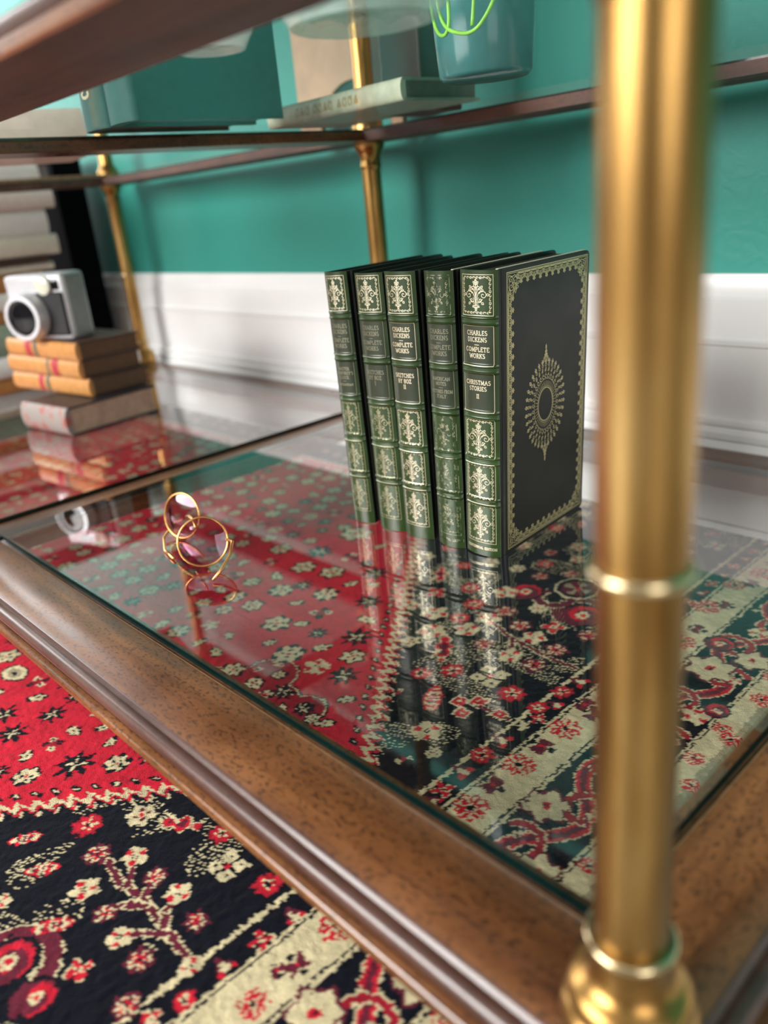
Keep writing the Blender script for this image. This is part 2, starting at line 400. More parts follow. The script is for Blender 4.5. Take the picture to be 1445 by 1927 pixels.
    iy = lambda y: int(np.searchsorted(ys * 1000, y)); ix = lambda x: int(np.searchsorted(xs * 1000, x))
    def win(cx, cy, R):
        s = (slice(max(0, iy(cy - R)), iy(cy + R)), slice(max(0, ix(cx - R)), ix(cx + R)))
        x, y = Xj[s] - cx, Yj[s] - cy
        return s, x, y, np.hypot(x, y), np.arctan2(y, x)
    def put(s, mask, c):
        v = C[s]; v[mask] = c; u = used[s]; u[mask] = True
    def motif(cx, cy, t, R, rot=None):
        s, x, y, r, a = win(cx, cy, R * 1.9 + 4)
        if x.size == 0: return
        if rot is None: rot = (cx * 7.3 + cy * 3.1) % 6.28
        red = (cx < -358 - 0.80 * abs(cy - YC)) and cy < 700
        if t in 'Ss':
            R *= 0.92
            st = np.abs(((a + rot) / (PI / 4)) % 1 - .5) * 2
            put(s, r < R * (0.42 + 0.58 * st ** 1.1), NAVY)
            st4 = np.abs(((a + rot) / (PI / 2)) % 1 - .5) * 2
            put(s, r < R * (0.10 + 0.42 * st4 ** 2.2), CREAM)
            put(s, r < R * 0.10, NAVY)
        elif t == 'C':
            R *= 0.74
            if red: put(s, r < R * (0.95 + 0.14 * np.cos(6 * a)) + 1.5, NAVY)
            put(s, r < R * (0.86 + 0.16 * np.cos(6 * (a + rot))), CREAM)
            put(s, (r > R * .28) & (r < R * .55) & (np.cos(4 * (a + rot)) > 0.35), NAVY if red else MAROON)
            put(s, r < R * 0.16, RED)
        elif t == 'O':
            q = np.hypot(x * 1.0, y * 1.5)
            put(s, q < R * 0.95, NAVY); put(s, q < R * 0.82, CREAM); put(s, q < R * 0.5, TAUPE); put(s, q < R * .2, NAVY)
        elif t == 'c':
            u, v = x * math.cos(rot) + y * math.sin(rot), -x * math.sin(rot) + y * math.cos(rot)
            if red: put(s, np.hypot(u, v * 1.7) < R * 0.62 + 1.6, NAVY)
            put(s, np.hypot(u, v * 1.7) < R * 0.62 * (0.9 + .2 * np.cos(5 * a)), CREAM)
            put(s, np.hypot(u, v * 2.6) < R * 0.18, NAVY)
        elif t == 'm':
            for q in range(4):
                ox, oy = R * .45 * math.cos(rot + q * 1.7), R * .45 * math.sin(rot + q * 1.7)
                put(s, np.hypot(x - ox, y - oy) < R * .26, CREAM if q % 2 else NAVY)
                put(s, np.hypot(x - ox, y - oy) < R * .10, NAVY if q % 2 else MAROON)
            put(s, np.hypot(x, y) < R * .3, DARKRED)
        elif t == 'B':
            R *= 0.82
            put(s, r < R * (0.92 + 0.14 * np.cos(5 * (a + rot))), CREAM)
            put(s, (r > R * .34) & (r < R * .8) & (np.sin(3 * (a + rot)) > 0.45), RED)
            put(s, r < R * 0.2, NAVY); put(s, r < R * 0.11, CREAM)
        elif t in 'Rr':
            R *= 0.85
            if t == 'r':
                put(s, np.maximum(abs(x), abs(y)) < R, CREAM); put(s, np.maximum(abs(x), abs(y)) < R * .75, RED); put(s, r < R * .3, CREAM)
            else:
                put(s, r < R * (0.92 + 0.12 * np.cos(8 * (a + rot))), DARKRED)
                put(s, r < R * (0.78 + 0.12 * np.cos(8 * (a + rot))), RED)
                put(s, r < R * (0.36 + 0.22 * np.cos(5 * (a + rot))), CREAM)
                put(s, r < R * 0.2, NAVY)
        elif t == 'M':
            R *= 0.85
            put(s, r < R * (0.92 + 0.12 * np.cos(7 * (a + rot))), MAROON)
            put(s, (r < R * 0.74) & (np.cos(5 * (a + rot)) > -0.25), CREAM)
            put(s, (r < R * 0.6) & (np.cos(5 * (a + rot)) > 0.6), RED)
            put(s, r < R * 0.25, RED); put(s, r < R * 0.12, NAVY)
        elif t == 'L':
            rot = 1.0 if cy < YC else -1.0
            u, v = x * math.cos(rot) + y * math.sin(rot), -x * math.sin(rot) + y * math.cos(rot)
            q = np.hypot(u, v * 2.3); R *= 0.86
            put(s, q < R, RED); put(s, (q < R * .84) & (np.cos(u * .9) > -.35), CREAM)
            put(s, (q < R * .5) & (np.cos(u * 1.3) > 0), MAROON)
        elif t == 'X':
            for sx_ in (-1, 1):
                for sy_ in (-1, 1):
                    q = np.maximum(abs(x - sx_ * R * .48), abs(y - sy_ * R * .48))
                    put(s, q < R * .36, CREAM); put(s, np.hypot(x - sx_ * R * .48, y - sy_ * R * .48) < R * .08, NAVY)
            put(s, r < R * .2, RED)
        elif t == 'K':
            put(s, (r < R * .9 * np.abs(np.cos(2 * (a + rot))) ** .6), CREAM)
            put(s, (r < R * .78 * np.abs(np.cos(2 * (a + rot))) ** .7), RED)
            put(s, r < R * .24, CREAM); put(s, r < R * .12, MAROON)
        elif t == 'Z':
            rot = 0.5 if cy < YC else 2.2
            u, v = x * math.cos(rot) + y * math.sin(rot), -x * math.sin(rot) + y * math.cos(rot)
            w = np.clip((R - np.abs(u)) * .34 + 2 * np.sin(u * .55), 0, None)
            put(s, (np.abs(v) < w + 1.4) & (np.abs(u) < R), CREAM); put(s, (np.abs(v) < w) & (np.abs(u) < R), RED)
            put(s, (np.abs(v + u * .55) < 1.6) & (np.abs(u) < R * .8) & (v > 0), CREAM)
            put(s, (np.abs(v) < w - 3) & (np.abs(u) < R * .5), MAROON)
        elif t == 'V':
            R *= 0.9
            put(s, (x > -R) & (np.abs(y) < (x + R) * .42) & (x < R * .5), MAROON)
            put(s, (x > -R * .4) & (np.abs(y) < (x + R * .4) * .5) & (x < R * .45), CREAM)
            put(s, (np.hypot(x - R * .4, np.abs(y) - R * .45) < R * .25), RED)
        elif t == 'F':
            R *= 0.84
            put(s, r < R * (0.92 + 0.1 * np.cos(9 * (a + rot))), RED)
            put(s, (r < R * .84) & (np.cos(9 * (a + rot)) > 0.1), CREAM)
            put(s, r < R * (0.42 + .14 * np.cos(6 * a)), RED); put(s, r < R * (.30 + .1 * np.cos(6 * a)), CREAM)
            put(s, (r < R * .2) & ((abs(x) < 1.3) | (abs(y) < 1.3)), NAVY)
        elif t == 'T':
            put(s, (np.abs(y) < R * .75) & (np.abs(x) < R * .28 + np.abs(y) * .5), MAROON)
            put(s, np.hypot(x - R * .7, y) < R * .3, NAVY); put(s, np.hypot(x + R * .7, y) < R * .22, NAVY)
            put(s, np.hypot(x, y) < R * .16, RED)
        elif t == 'G':
            sp = (a / (2 * PI) * R * .75 + r + (cx % 3))
            put(s, r < R * .95, MAROON)
            put(s, (r < R * .95) & (r > R * .80) & (a > -1.2), NAVY)
            put(s, (r < R * .78) & ((sp % (R * .75)) < R * .3), RED)
            put(s, r < R * .28, CREAM); put(s, r < R * .14, RED)
        elif t == 'Q':
            q = np.maximum(np.abs(x), np.abs(y)) * .55 + (np.abs(x) + np.abs(y)) * .38
            put(s, q < R * .8, CREAM); put(s, q < R * .72, NAVY); put(s, q < R * .56, MAROON)
            put(s, (r < R * .5) & (np.cos(4 * a) > .2), TAUPE); put(s, r < R * .12, RED)
        elif t == 'A':
            put(s, r < R * (0.84 + 0.12 * np.cos(6 * (a + .3))), MAROON)
            put(s, r < R * (0.72 + 0.12 * np.cos(6 * (a + .3))), CREAM)
            put(s, r < R * 0.18, RED); put(s, r < R * .08, NAVY)
    # hatching of cream dots in the dark corners
    qx = (Xj + Yj * .45); pat = ((qx % 3.1) < 1.35) & (((Yj - Xj * .45) % 3.4) < 1.5)
    zone = (vnoise(26, 11) > 0.17) & (z < -9) & (Xj < -313)
    C[zone & pat] = CREAM
    # branching stems
    def stem(pts, w=2.0):
        for (x0, y0), (x1, y1) in zip(pts, pts[1:]):
            L2 = (x1 - x0) ** 2 + (y1 - y0) ** 2; R = math.sqrt(L2) / 2 + 8
            s, _, _, _, _ = win((x0 + x1) / 2, (y0 + y1) / 2, R)
            t_ = np.clip(((Xj[s] - x0) * (x1 - x0) + (Yj[s] - y0) * (y1 - y0)) / L2, 0, 1)
            dd = np.hypot(Xj[s] - x0 - t_ * (x1 - x0), Yj[s] - y0 - t_ * (y1 - y0))
            put(s, dd < w + .9, CREAM); put(s, dd < w, MAROON)
    stemsA = [[(-313, 114), (-340, 115), (-368, 117), (-389, 113), (-410, 116)], [(-368, 117), (-376, 128)], [(-340, 115), (-350, 122), (-353, 131)],
              [(-362, 115), (-373, 106), (-376, 96)], [(-336, 114), (-347, 104), (-353, 95)], [(-384, 115), (-401, 129)]]
    stemsB = [[(-314, 462), (-341, 462), (-380, 468), (-410, 478), (-433, 484)], [(-341, 462), (-341, 475)], [(-380, 468), (-365, 446)],
              [(-314, 378), (-330, 377), (-347, 376)]]
    for p in stemsA + stemsB: stem(p)
    # curled scrolls (the big lobes) reaching into the red field and into the corners
    def lobe(cx, cy, R, a0, a1, w, inner=MAROON):
        s, x, y, r, a = win(cx, cy, R + w + 4)
        ang = (a - a0) % (2 * PI); on = ang < (a1 - a0)
        put(s, on & (np.abs(r - R) < w + 2.4), NAVY); put(s, on & (np.abs(r - R) < w + 1.2), CREAM); put(s, on & (np.abs(r - R) < w), inner)
    s, x, y, r, a = win(-482, 284, 70)
    for cx, cy, R in ((-500, 300, 24), (-470, 280, 22), (-440, 288, 18), (-528, 262, 24), (-505, 250, 26), (-470, 250, 18)):
        s, x, y, r, a = win(cx, cy, R + 6)
        put(s, r < R + 2.6, NAVY); put(s, r < R + 1.4, CREAM)
    for cx, cy, R in ((-500, 300, 24), (-470, 280, 22), (-440, 288, 18), (-528, 262, 24), (-505, 250, 26), (-470, 250, 18)):
        s, x, y, r, a = win(cx, cy, R + 6); put(s, r < R, DARKRED)
    for q in ((-508, 318, 'B', 8), (-494, 307, 'C', 8), (-470, 296, 'B', 9), (-441, 291, 'C', 9), (-425, 286, 'C', 8), (-480, 282, 'M', 9), (-515, 300, 'R', 8), (-455, 278, 'C', 8)): motif(*q)
    for cx, cy in ((-360, 540), (-380, 46)):
        lobe(cx, cy, 22, 0.3, 4.6, 4.5); lobe(cx - 34, cy + (8 if cy > 300 else -8), 15, 2.5, 7.2, 4.0)
    placed = []
    for q in MOTIFS.split():
        x_, y_, t_, r_ = q.split(',')
        placed.append((float(x_), float(y_), t_, float(r_)))
    # the same garden goes on where the photograph shows it only small or blurred
    far = lambda x, y, g: all((x - p[0]) ** 2 + (y - p[1]) ** 2 > g * g for p in placed)
    rnd = random.Random(3)
    for j in range(0, 40):
        for i in range(0, 110):
            x = -2550 + i * 31 + (15 if j % 2 else 0) + rnd.uniform(-4, 4); y = -230 + j * 26 + rnd.uniform(-4, 4)
            inside = x < -358 - 0.80 * abs(y - YC) - 24
            if inside and y < 688 and far(x, y, 25): placed.append((x, y, rnd.choice('SSCCCccmB'), rnd.uniform(10.5, 15)))
            elif (not inside) and x > -358 - 0.80 * abs(y - YC) + 26 and x < -322 and far(x, y, 27): placed.append((x, y, rnd.choice('BMRKLXCC'), rnd.uniform(10, 13)))
            elif y > 712 and x < -330 and far(x, y, 30): placed.append((x, y, rnd.choice('BMRC'), 11))
    for i in range(-6, 20):
        for x, y, t, r in ((-270, 292 + i * 51, 'F', 14), (-270, 317.5 + i * 51, 'T', 9), (-297, 303 + i * 44, 'K', 9), (-297, 325 + i * 44, 'V', 9),
                           (-195, 300 + i * 40, 'F', 8), (-241, 323 + i * 92, 'A', 17), (-215, 277 + i * 92, 'A', 16), (-240, 292 + i * 92, 'c', 9), (-214, 335 + i * 92, 'B', 8)):
            if far(x, y, min(20, r * 1.35)): placed.append((x, y, t, r))
    for x, y, t, r in placed: motif(x, y, t, r * (0.88 if t in 'BMRKXL' else 1.0))
    col = WOOL[C]
    shade = 1 + 0.22 * vnoise(9, 21)[..., None] + 0.16 * (rng.random(X.shape)[..., None] - .5)
    col = np.clip(col * shade, 0, 1)
    Z = FLOOR + 0.0035 + 0.0008 * vnoise(4.0, 31) + 0.0006 * (rng.random(X.shape) - .5)
    ny, nx = X.shape
    co = np.empty((ny, nx, 3), np.float32); co[..., 0] = X / 1000; co[..., 1] = Y / 1000; co[..., 2] = Z
    # the rim runs down to the floor so that the rug has its thickness
    co[0, :, 2] = FLOOR; co[-1, :, 2] = FLOOR; co[:, 0, 2] = FLOOR; co[:, -1, 2] = FLOOR
    me = bpy.data.meshes.new('rug')
    idx = np.arange(ny * nx).reshape(ny, nx)
    q = np.stack([idx[:-1, :-1], idx[:-1, 1:], idx[1:, 1:], idx[1:, :-1]], -1).reshape(-1, 4).astype(np.int32)
    me.vertices.add(ny * nx); me.vertices.foreach_set('co', co.ravel())
    me.loops.add(q.size); me.loops.foreach_set('vertex_index', q.ravel())
    me.polygons.add(len(q)); me.polygons.foreach_set('loop_start', np.arange(0, q.size, 4, dtype=np.int32))
    me.polygons.foreach_set('use_smooth', np.ones(len(q), bool))
    me.update(calc_edges=True)
    at = me.color_attributes.new('wool', 'FLOAT_COLOR', 'POINT')
    rgba = np.ones((ny * nx, 4), np.float32); rgba[:, :3] = col.reshape(-1, 3)
    at.data.foreach_set('color', rgba.ravel())
    o = bpy.data.objects.new('rug', me); COL.objects.link(o)
    m, nt, b = new_mat('wool_pile'); setp(b, (0.3, 0.1, 0.1), 0.9, 0, sheen=0.04, spec=0.06)
    b.inputs['Sheen Roughness'].default_value = 0.5
    a = nd(nt, 'ShaderNodeVertexColor'); a.layer_name = 'wool'
    nt.links.new(a.outputs['Color'], b.inputs['Base Color'])
    v = coords(nt, (1, 1, 1)); n = nd(nt, 'ShaderNodeTexNoise'); n.inputs['Scale'].default_value = 1300; n.inputs['Detail'].default_value = 2
    nt.links.new(v, n.inputs['Vector']); bump(nt, b, n.outputs['Fac'], 0.5, 0.0012)
    me.materials.append(m)
    return o
rug = make_rug()
tag(rug, 'red and black floral rug with cream borders lying on the floor', 'rug')

# ------------------------------------------------------------------ the etagere: walnut frames, clear panes, brass posts
etagere = tag(empty('etagere', (0, 0, 0)), 'walnut and brass display shelf with clear glass panes, standing on the red rug', 'shelf')
XO_R, XO_L, YO_F, YO_B = -0.0785, -1.507, 0.1535, 0.760       # outer top edges of the frame
IN = 0.0455                                                     # width of the flat top
OUT_PROF = [(IN, -0.0007), (IN - 0.0013, 0.0), (0.0012, 0.0), (0.0002, -0.0004), (-0.0006, -0.0018), (-0.0016, -0.0026)]
for k in range(10):
    a_ = math.radians(75 - k * 20)                              # the round bead
    OUT_PROF.append((-0.0046 - 0.0048 * math.cos(a_), -0.0068 + 0.0046 * math.sin(a_)))
OUT_PROF += [(-0.0058, -0.0120), (-0.0078, -0.0117), (-0.0118, -0.0121), (-0.0126, -0.0128), (-0.0128, -0.0138), (-0.0128, -0.0172), (-0.0118, -0.0185),
             (IN + 0.010, -0.0185), (IN + 0.010, -0.0022), (IN, -0.0022)]
def rail(name, parent, side, z0):
    n = len(OUT_PROF); vs = []
    sq = 1.0 if z0 < 0 else 0.63                                # the upper frame is a little thinner
    ends = {'front': ((XO_L, XO_R), 'x', YO_F, 1), 'back': ((XO_L, XO_R), 'x', YO_B, -1), 'right': ((YO_F, YO_B), 'y', XO_R, -1), 'left': ((YO_F, YO_B), 'y', XO_L, 1)}[side]
    (e0, e1), ax, ref, sg = ends
    prof = list(OUT_PROF)
    if 0 < z0 < 0.5 and side != 'back':                            # a deeper rail whose pane lies in a recess
        sq, z0 = 1.0, z0 + 0.007
        prof[-1] = (IN, -0.0092); prof[-2] = (IN + 0.010, -0.0092)
    for e, m in ((e0, 1), (e1, -1)):
        for a, z in prof:
            p = (e + m * a, ref + sg * a, z0 + z * sq) if ax == 'x' else (ref + sg * a, e + m * a, z0 + z * sq)
            vs.append(p)
    mb = MB()
    for k in range(n):
        mi = 0
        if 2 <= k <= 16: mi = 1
        if k in (0, n - 1): mi = 2
        if abs(OUT_PROF[k][1] + 0.0185) < 1e-6: mi = 3
        mb.add([vs[k], vs[(k + 1) % n], vs[n + (k + 1) % n], vs[n + k]], [(0, 1, 2, 3)], mi)
    mb.add(vs[:n], [tuple(range(n))]); mb.add(vs[n:], [tuple(range(n))])
    w = M['wood_x'] if ax == 'x' else M['wood_y']
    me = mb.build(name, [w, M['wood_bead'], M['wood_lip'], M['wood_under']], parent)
    import bmesh
    bm = bmesh.new(); bm.from_mesh(me.data); bmesh.ops.remove_doubles(bm, verts=bm.verts, dist=1e-6); bmesh.ops.recalc_face_normals(bm, faces=bm.faces); bm.to_mesh(me.data); bm.free()
    me.data.polygons.foreach_set('use_smooth', [True] * len(me.data.polygons)); me.data.set_sharp_from_angle(angle=0.6)
    return me
DIV0, DIV1 = -0.8085, -0.7735                                   # the rail between the two bays
def frame_level(z0):
    """one storey's frame: its flat top at z0, its panes 4 mm prouder"""
    fr = rail('front_rail', etagere, 'front', z0); rail('back_rail', etagere, 'back', z0)
    rail('side_rail', etagere, 'right', z0); rail('side_rail', etagere, 'left', z0)
    mb = MB(); th = 0.0185 if z0 < 0 else 0.0117; y0, y1 = YO_F + IN, YO_B - IN
    p = [(DIV0, z0), (DIV1, z0), (DIV1, z0 - 0.0022), (DIV1 + 0.008, z0 - 0.0022), (DIV1 + 0.008, z0 - th), (DIV0 - 0.008, z0 - th), (DIV0 - 0.008, z0 - 0.0022), (DIV0, z0 - 0.0022)]
    mb.prism(p, y0, y1, 'xz'); mb.build('cross_rail', M['wood_y'], etagere, bevel=0.0008)
    if z0 > 0.5:                                                  # top storey gets an unseen wooden board, added to shade the wall behind
        MB().box((XO_L + IN - .004, y0 - .004, z0 - 0.0022), (XO_R - IN + .004, y1 + .004, z0 + 0.001)).build('added_shade_board', M['wood_x'], etagere, bevel=0.0005)
        return
    for xa, xb_ in ((DIV1 + 0.0025, XO_R - IN - 0.0025), (XO_L + IN + 0.0025, DIV0 - 0.0025)):
        g = MB().box((xa, y0 + 0.0028, z0 - 0.0020), (xb_, y1 - 0.0028, z0 + (0.0040 if z0 < 0 else 0.0012)))
        g.mi = [0, 0, 1, 1, 1, 1]
        g.build('glass_pane', [M['glass'] if z0 < 0 else M['glass_upper'], M['glass_edge']], etagere)
for z0 in (-0.004, 0.3340, 0.6700): frame_level(z0)

PX = (-0.0955, -0.791, -1.487); PY = (0.1700, 0.7350)
def make_post(x, y):
    R0 = 0.0113
    # lower storey tube, standing in a bell shaped base
    t = MB(); t.lathe([(R0, 0.026), (R0, 0.1665)], 64, (x, y, 0)); t.lathe([(0.01185, 0.166), (0.01185, 0.322)], 64, (x, y, 0))
    post = t.build('post', M['brass'], etagere, smooth=0.6)
    MB().lathe([(0.0210, -0.004), (0.0218, 0.001), (0.0222, 0.006), (0.0218, 0.010), (0.0208, 0.0125), (0.0196, 0.0135), (0.0200, 0.0155), (0.0198, 0.0185), (0.0186, 0.0210), (0.0165, 0.0225), (0.0140, 0.0240), (0.0124, 0.0275), (0.0118, 0.032), (0.0122, 0.0375), (0.0113, 0.038)], 64, (x, y, 0)).build('base_bell', M['brass'], post, smooth=0.7)
    def ring(z, r, h):
        pr = [(r - 0.0022, z - h / 2)] + [(r - h / 2 + h / 2 * math.cos(a), z + h / 2 * math.sin(a)) for a in [(-PI / 2 + k * PI / 8) for k in range(9)]] + [(r - 0.0022, z + h / 2)]
        MB().lathe(pr, 64, (x, y, 0)).build('ring', M['brass_ring'], post, smooth=1.2)
    ring(0.0400, 0.0143, 0.0030); ring(0.1665, 0.01385, 0.0038)
    # collar under the upper frame and foot below the lower one
    MB().lathe([(0.0119, 0.292), (0.0130, 0.294), (0.0130, 0.297), (0.0122, 0.299), (0.0126, 0.306), (0.0150, 0.312), (0.0182, 0.3165), (0.0186, 0.3195), (0.0186, 0.3224)], 48, (x, y, 0)).build('collar', M['brass'], post, smooth=0.7)
    up = MB().lathe([(0.0190, 0.3342), (0.0190, 0.3450), (0.0150, 0.351), (0.0125, 0.357), (0.01185, 0.362), (0.01185, 0.645), (0.0130, 0.648), (0.0160, 0.653), (0.0186, 0.656), (0.0186, 0.6585)], 48, (x, y, 0))
    up.build('upper_post', M['brass'], etagere, smooth=0.6)
    MB().lathe([(0.0150, -0.0225), (0.0150, -0.030), (0.0115, -0.034), (0.0105, -0.06), (0.012, -0.084), (0.0165, -0.090), (0.0165, -0.0945)], 40, (x, y, 0)).build('foot', M['brass'], etagere, smooth=0.7)
for x in PX:
    for y in PY: make_post(x, y)

# ------------------------------------------------------------------ gilt drawing: strokes laid on a surface
# letters as strokes in a box 1 high; each glyph: (width, [polylines]); long stems get their serifs below
def arc(cx, cy, rx, ry, a0, a1, n=10):
    return [(cx + rx * math.cos(math.radians(a0 + (a1 - a0) * k / n)), cy + ry * math.sin(math.radians(a0 + (a1 - a0) * k / n))) for k in range(n + 1)]
GL = {
 'A': (.80, [[(.06, 0), (.40, 1), (.74, 0)], [(.20, .36), (.60, .36)]]), 'B': (.66, [[(.12, 0), (.12, 1)], [(.12, 1)] + arc(.34, .76, .22, .24, 90, -90) + [(.12, .52)], [(.12, .52)] + arc(.36, .26, .24, .26, 90, -90) + [(.12, 0)]]),
 'C': (.72, [arc(.40, .5, .32, .5, 48, 312, 14)]), 'D': (.74, [[(.12, 0), (.12, 1)], [(.12, 1), (.30, 1)] + arc(.32, .5, .34, .5, 90, -90, 12) + [(.12, 0)]]),
 'E': (.62, [[(.56, .16), (.56, 0), (.12, 0), (.12, 1), (.54, 1), (.54, .84)], [(.12, .52), (.42, .52)]]), 'F': (.58, [[(.12, 0), (.12, 1), (.52, 1), (.52, .84)], [(.12, .52), (.40, .52)]]),
 'G': (.76, [arc(.40, .5, .32, .5, 48, 330, 14), [(.70, .0), (.70, .42), (.48, .42)]]), 'H': (.78, [[(.12, 0), (.12, 1)], [(.66, 0), (.66, 1)], [(.12, .52), (.66, .52)]]),
 'I': (.30, [[(.15, 0), (.15, 1)]]), 'K': (.74, [[(.12, 0), (.12, 1)], [(.64, 1), (.14, .44)], [(.30, .60), (.68, 0)]]), 'L': (.60, [[(.12, 1), (.12, 0), (.54, 0), (.54, .18)]]),
 'M': (.92, [[(.12, 0), (.14, 1), (.46, .1), (.78, 1), (.80, 0)]]), 'N': (.80, [[(.12, 0), (.12, 1), (.68, 0), (.68, 1)]]), 'O': (.78, [arc(.39, .5, .33, .5, 0, 360, 18)]),
 'P': (.62, [[(.12, 0), (.12, 1)], [(.12, 1)] + arc(.34, .74, .22, .26, 90, -90) + [(.12, .48)]]), 'R': (.70, [[(.12, 0), (.12, 1)], [(.12, 1)] + arc(.34, .75, .22, .25, 90, -90) + [(.12, .5)], [(.34, .5), (.64, 0)]]),
 'S': (.58, [arc(.29, .745, .21, .25, 40, 250, 10) + arc(.29, .25, .22, .25, 80, -150, 10)]), 'T': (.66, [[(.33, 0), (.33, 1)], [(.05, .82), (.05, 1), (.61, 1), (.61, .82)]]),
 'U': (.76, [[(.12, 1), (.12, .3)] + arc(.38, .3, .26, .3, 180, 360) + [(.64, 1)]]), 'V': (.74, [[(.06, 1), (.37, 0), (.68, 1)]]), 'W': (1.02, [[(.04, 1), (.28, 0), (.51, .9), (.74, 0), (.98, 1)]]),
 'X': (.72, [[(.08, 0), (.64, 1)], [(.08, 1), (.64, 0)]]), 'Y': (.70, [[(.06, 1), (.35, .5), (.64, 1)], [(.35, .5), (.35, 0)]]), 'Z': (.64, [[(.10, .82), (.10, 1), (.56, 1), (.08, 0), (.58, 0), (.58, .18)]]),
 "'": (.22, [[(.1, 1), (.06, .78)]]), '-': (.6, [[(.05, .5), (.55, .5)]]), ' ': (.34, []), '~': (.62, [arc(.22, .5, .16, .4, 20, 300, 8), [(.5, .1), (.5, .9)]]), '='  : (.7, [[(.1, .15), (.35, .85), (.6, .15)], arc(.35, .3, .12, .16, 0, 360, 6)]), '1': (.4, [[(.2, 0), (.2, 1)]])}
def text_width(t, h, sp=.14): return sum(GL[c][0] + sp for c in t) * h - sp * h
def text_strokes(t, cx, z, h, sp=.14, squeeze=1.0):
    """centred line of capitals, feet at z; returns polylines"""
    out = []; x = cx - text_width(t, h, sp) * squeeze / 2
    for c in t:
        w, pls = GL[c]
        for pl in pls:
            out.append([(x + a * h * squeeze, z + b * h) for a, b in pl])
            for (a, b) in ((pl[0], pl[-1]) if c in 'HIKMNPRFYTAVWXUBDL' and pl else ()):      # serifs
                if b in (None,): continue
            if c in 'HIKMNPRFAXWVYUT':
                for a, b in (pl[0], pl[-1]):
                    if b in (0, 1) and not (c == 'T' and b == 1): out.append([(x + (a - .11) * h * squeeze, z + b * h), (x + (a + .11) * h * squeeze, z + b * h)])
        x += (w + sp) * h * squeeze
    return out
def spiral(cx, cy, r, a0, turns, n=14, tight=0.12):
    """a scroll: from radius r at angle a0, winding inwards"""
    return [(cx + (r * (1 - k / n) + r * tight) * math.cos(a0 + turns * 2 * PI * k / n), cy + (r * (1 - k / n) + r * tight) * math.sin(a0 + turns * 2 * PI * k / n)) for k in range(n + 1)]
def mirror_x(pls, cx): return [[(2 * cx - a, b) for a, b in p] for p in pls]
def place(pls, cx, cy, s, rot=0, sx=1.0):
    c, n = math.cos(rot), math.sin(rot)
    return [[(cx + s * (a * sx * c - b * n), cy + s * (a * sx * n + b * c)) for a, b in p] for p in pls]
def leafy(x0, y0, ang, L, w=.3):
    c, s = math.cos(ang), math.sin(ang); q = []
    for u, v in ((0, 0), (.35, w), (.75, w * .7), (1, 0), (.75, -w * .7), (.35, -w), (0, 0)): q.append((x0 + L * (u * c - v * s), y0 + L * (u * s + v * c)))
    return q
# the lozenge arabesque of the spines: half width 1, half height 1.18
_half = [spiral(.62, .02, .30, PI * .9, -1.4), spiral(.36, -.34, .20, PI * .7, 1.3), spiral(.26, .48, .18, PI * 1.2, -1.3), spiral(.52, .34, .12, 0, 1.1),
         [(.0, -.55), (.10, -.15), (.24, .18), (.42, .30), (.56, .26)], [(0, -.5), (.22, -.50), (.40, -.42), (.56, -.28)], [(0, -.2), (.08, .2), (.20, .42), (.30, .50)],
         leafy(0, .55, 1.05, .30), leafy(.90, .04, .15, .17, .5), leafy(0, -.70, -.95, .26), leafy(.44, .52, .9, .2, .4), leafy(.50, -.52, -.7, .2, .4), leafy(.18, -.75, -.8, .16, .4), leafy(.12, .86, .9, .16, .4)]
LOZENGE = _half + mirror_x(_half, 0) + [[(0, -1.15), (0, 1.18)], leafy(0, .84, PI / 2, .32, .3), leafy(0, -.86, -PI / 2, .30, .3), [(-.22, -.62), (.22, -.62)], [(-.16, .80), (.16, .80)]]

class Gilt:
    """ribbons of gold leaf; fn(u, v) gives the point of the surface and its outward normal"""
    def __init__(s, mb, fn, mi): s.mb = mb; s.fn = fn; s.mi = mi
    def draw(s, pls, w, maxlen=0.0012, off=0.00012):
        for pl in pls:
            for (a, b) in zip(pl, pl[1:]):
                dx, dy = b[0] - a[0], b[1] - a[1]; L = math.hypot(dx, dy)
                if L < 1e-7: continue
                nx, ny = -dy / L * w / 2, dx / L * w / 2; ex, ey = dx / L * w * .3, dy / L * w * .3
                n = max(1, int(L / maxlen + .5)); vs = []
                for k in range(n + 1):
                    t = k / n; x, y = a[0] + dx * t, a[1] + dy * t
                    if k == 0: x -= ex; y -= ey
                    if k == n: x += ex; y += ey
                    for q in (1, -1):
                        P, N = s.fn(x + nx * q, y + ny * q); vs.append(P + N * off)
                s.mb.add(vs, [(2 * k, 2 * k + 1, 2 * k + 3, 2 * k + 2) for k in range(n)], s.mi)

def leather(name, base, rough, dark=0.6, gloss_noise=0.12):
    m, nt, b = new_mat(name); setp(b, base, rough, 0, spec=0.5, coat=0.15, coatr=0.25)
    v = coords(nt, (1, 1, 1)); n = nd(nt, 'ShaderNodeTexNoise'); n.inputs['Scale'].default_value = 650; n.inputs['Detail'].default_value = 3
    nt.links.new(v, n.inputs['Vector']); bump(nt, b, n.outputs['Fac'], 0.12, 0.0004)
    n2 = nd(nt, 'ShaderNodeTexNoise'); n2.inputs['Scale'].default_value = 34; n2.inputs['Detail'].default_value = 5
    nt.links.new(v, n2.inputs['Vector'])
    r = ramp(nt, [(0.3, tuple(c * dark for c in base)), (0.65, base)]); nt.links.new(n2.outputs['Fac'], r.inputs['Fac']); nt.links.new(r.outputs['Color'], b.inputs['Base Color'])
    rr = nd(nt, 'ShaderNodeMapRange'); rr.inputs['To Min'].default_value = rough - gloss_noise; rr.inputs['To Max'].default_value = rough + gloss_noise
    nt.links.new(n2.outputs['Fac'], rr.inputs['Value']); nt.links.new(rr.outputs['Result'], b.inputs['Roughness'])
    return m
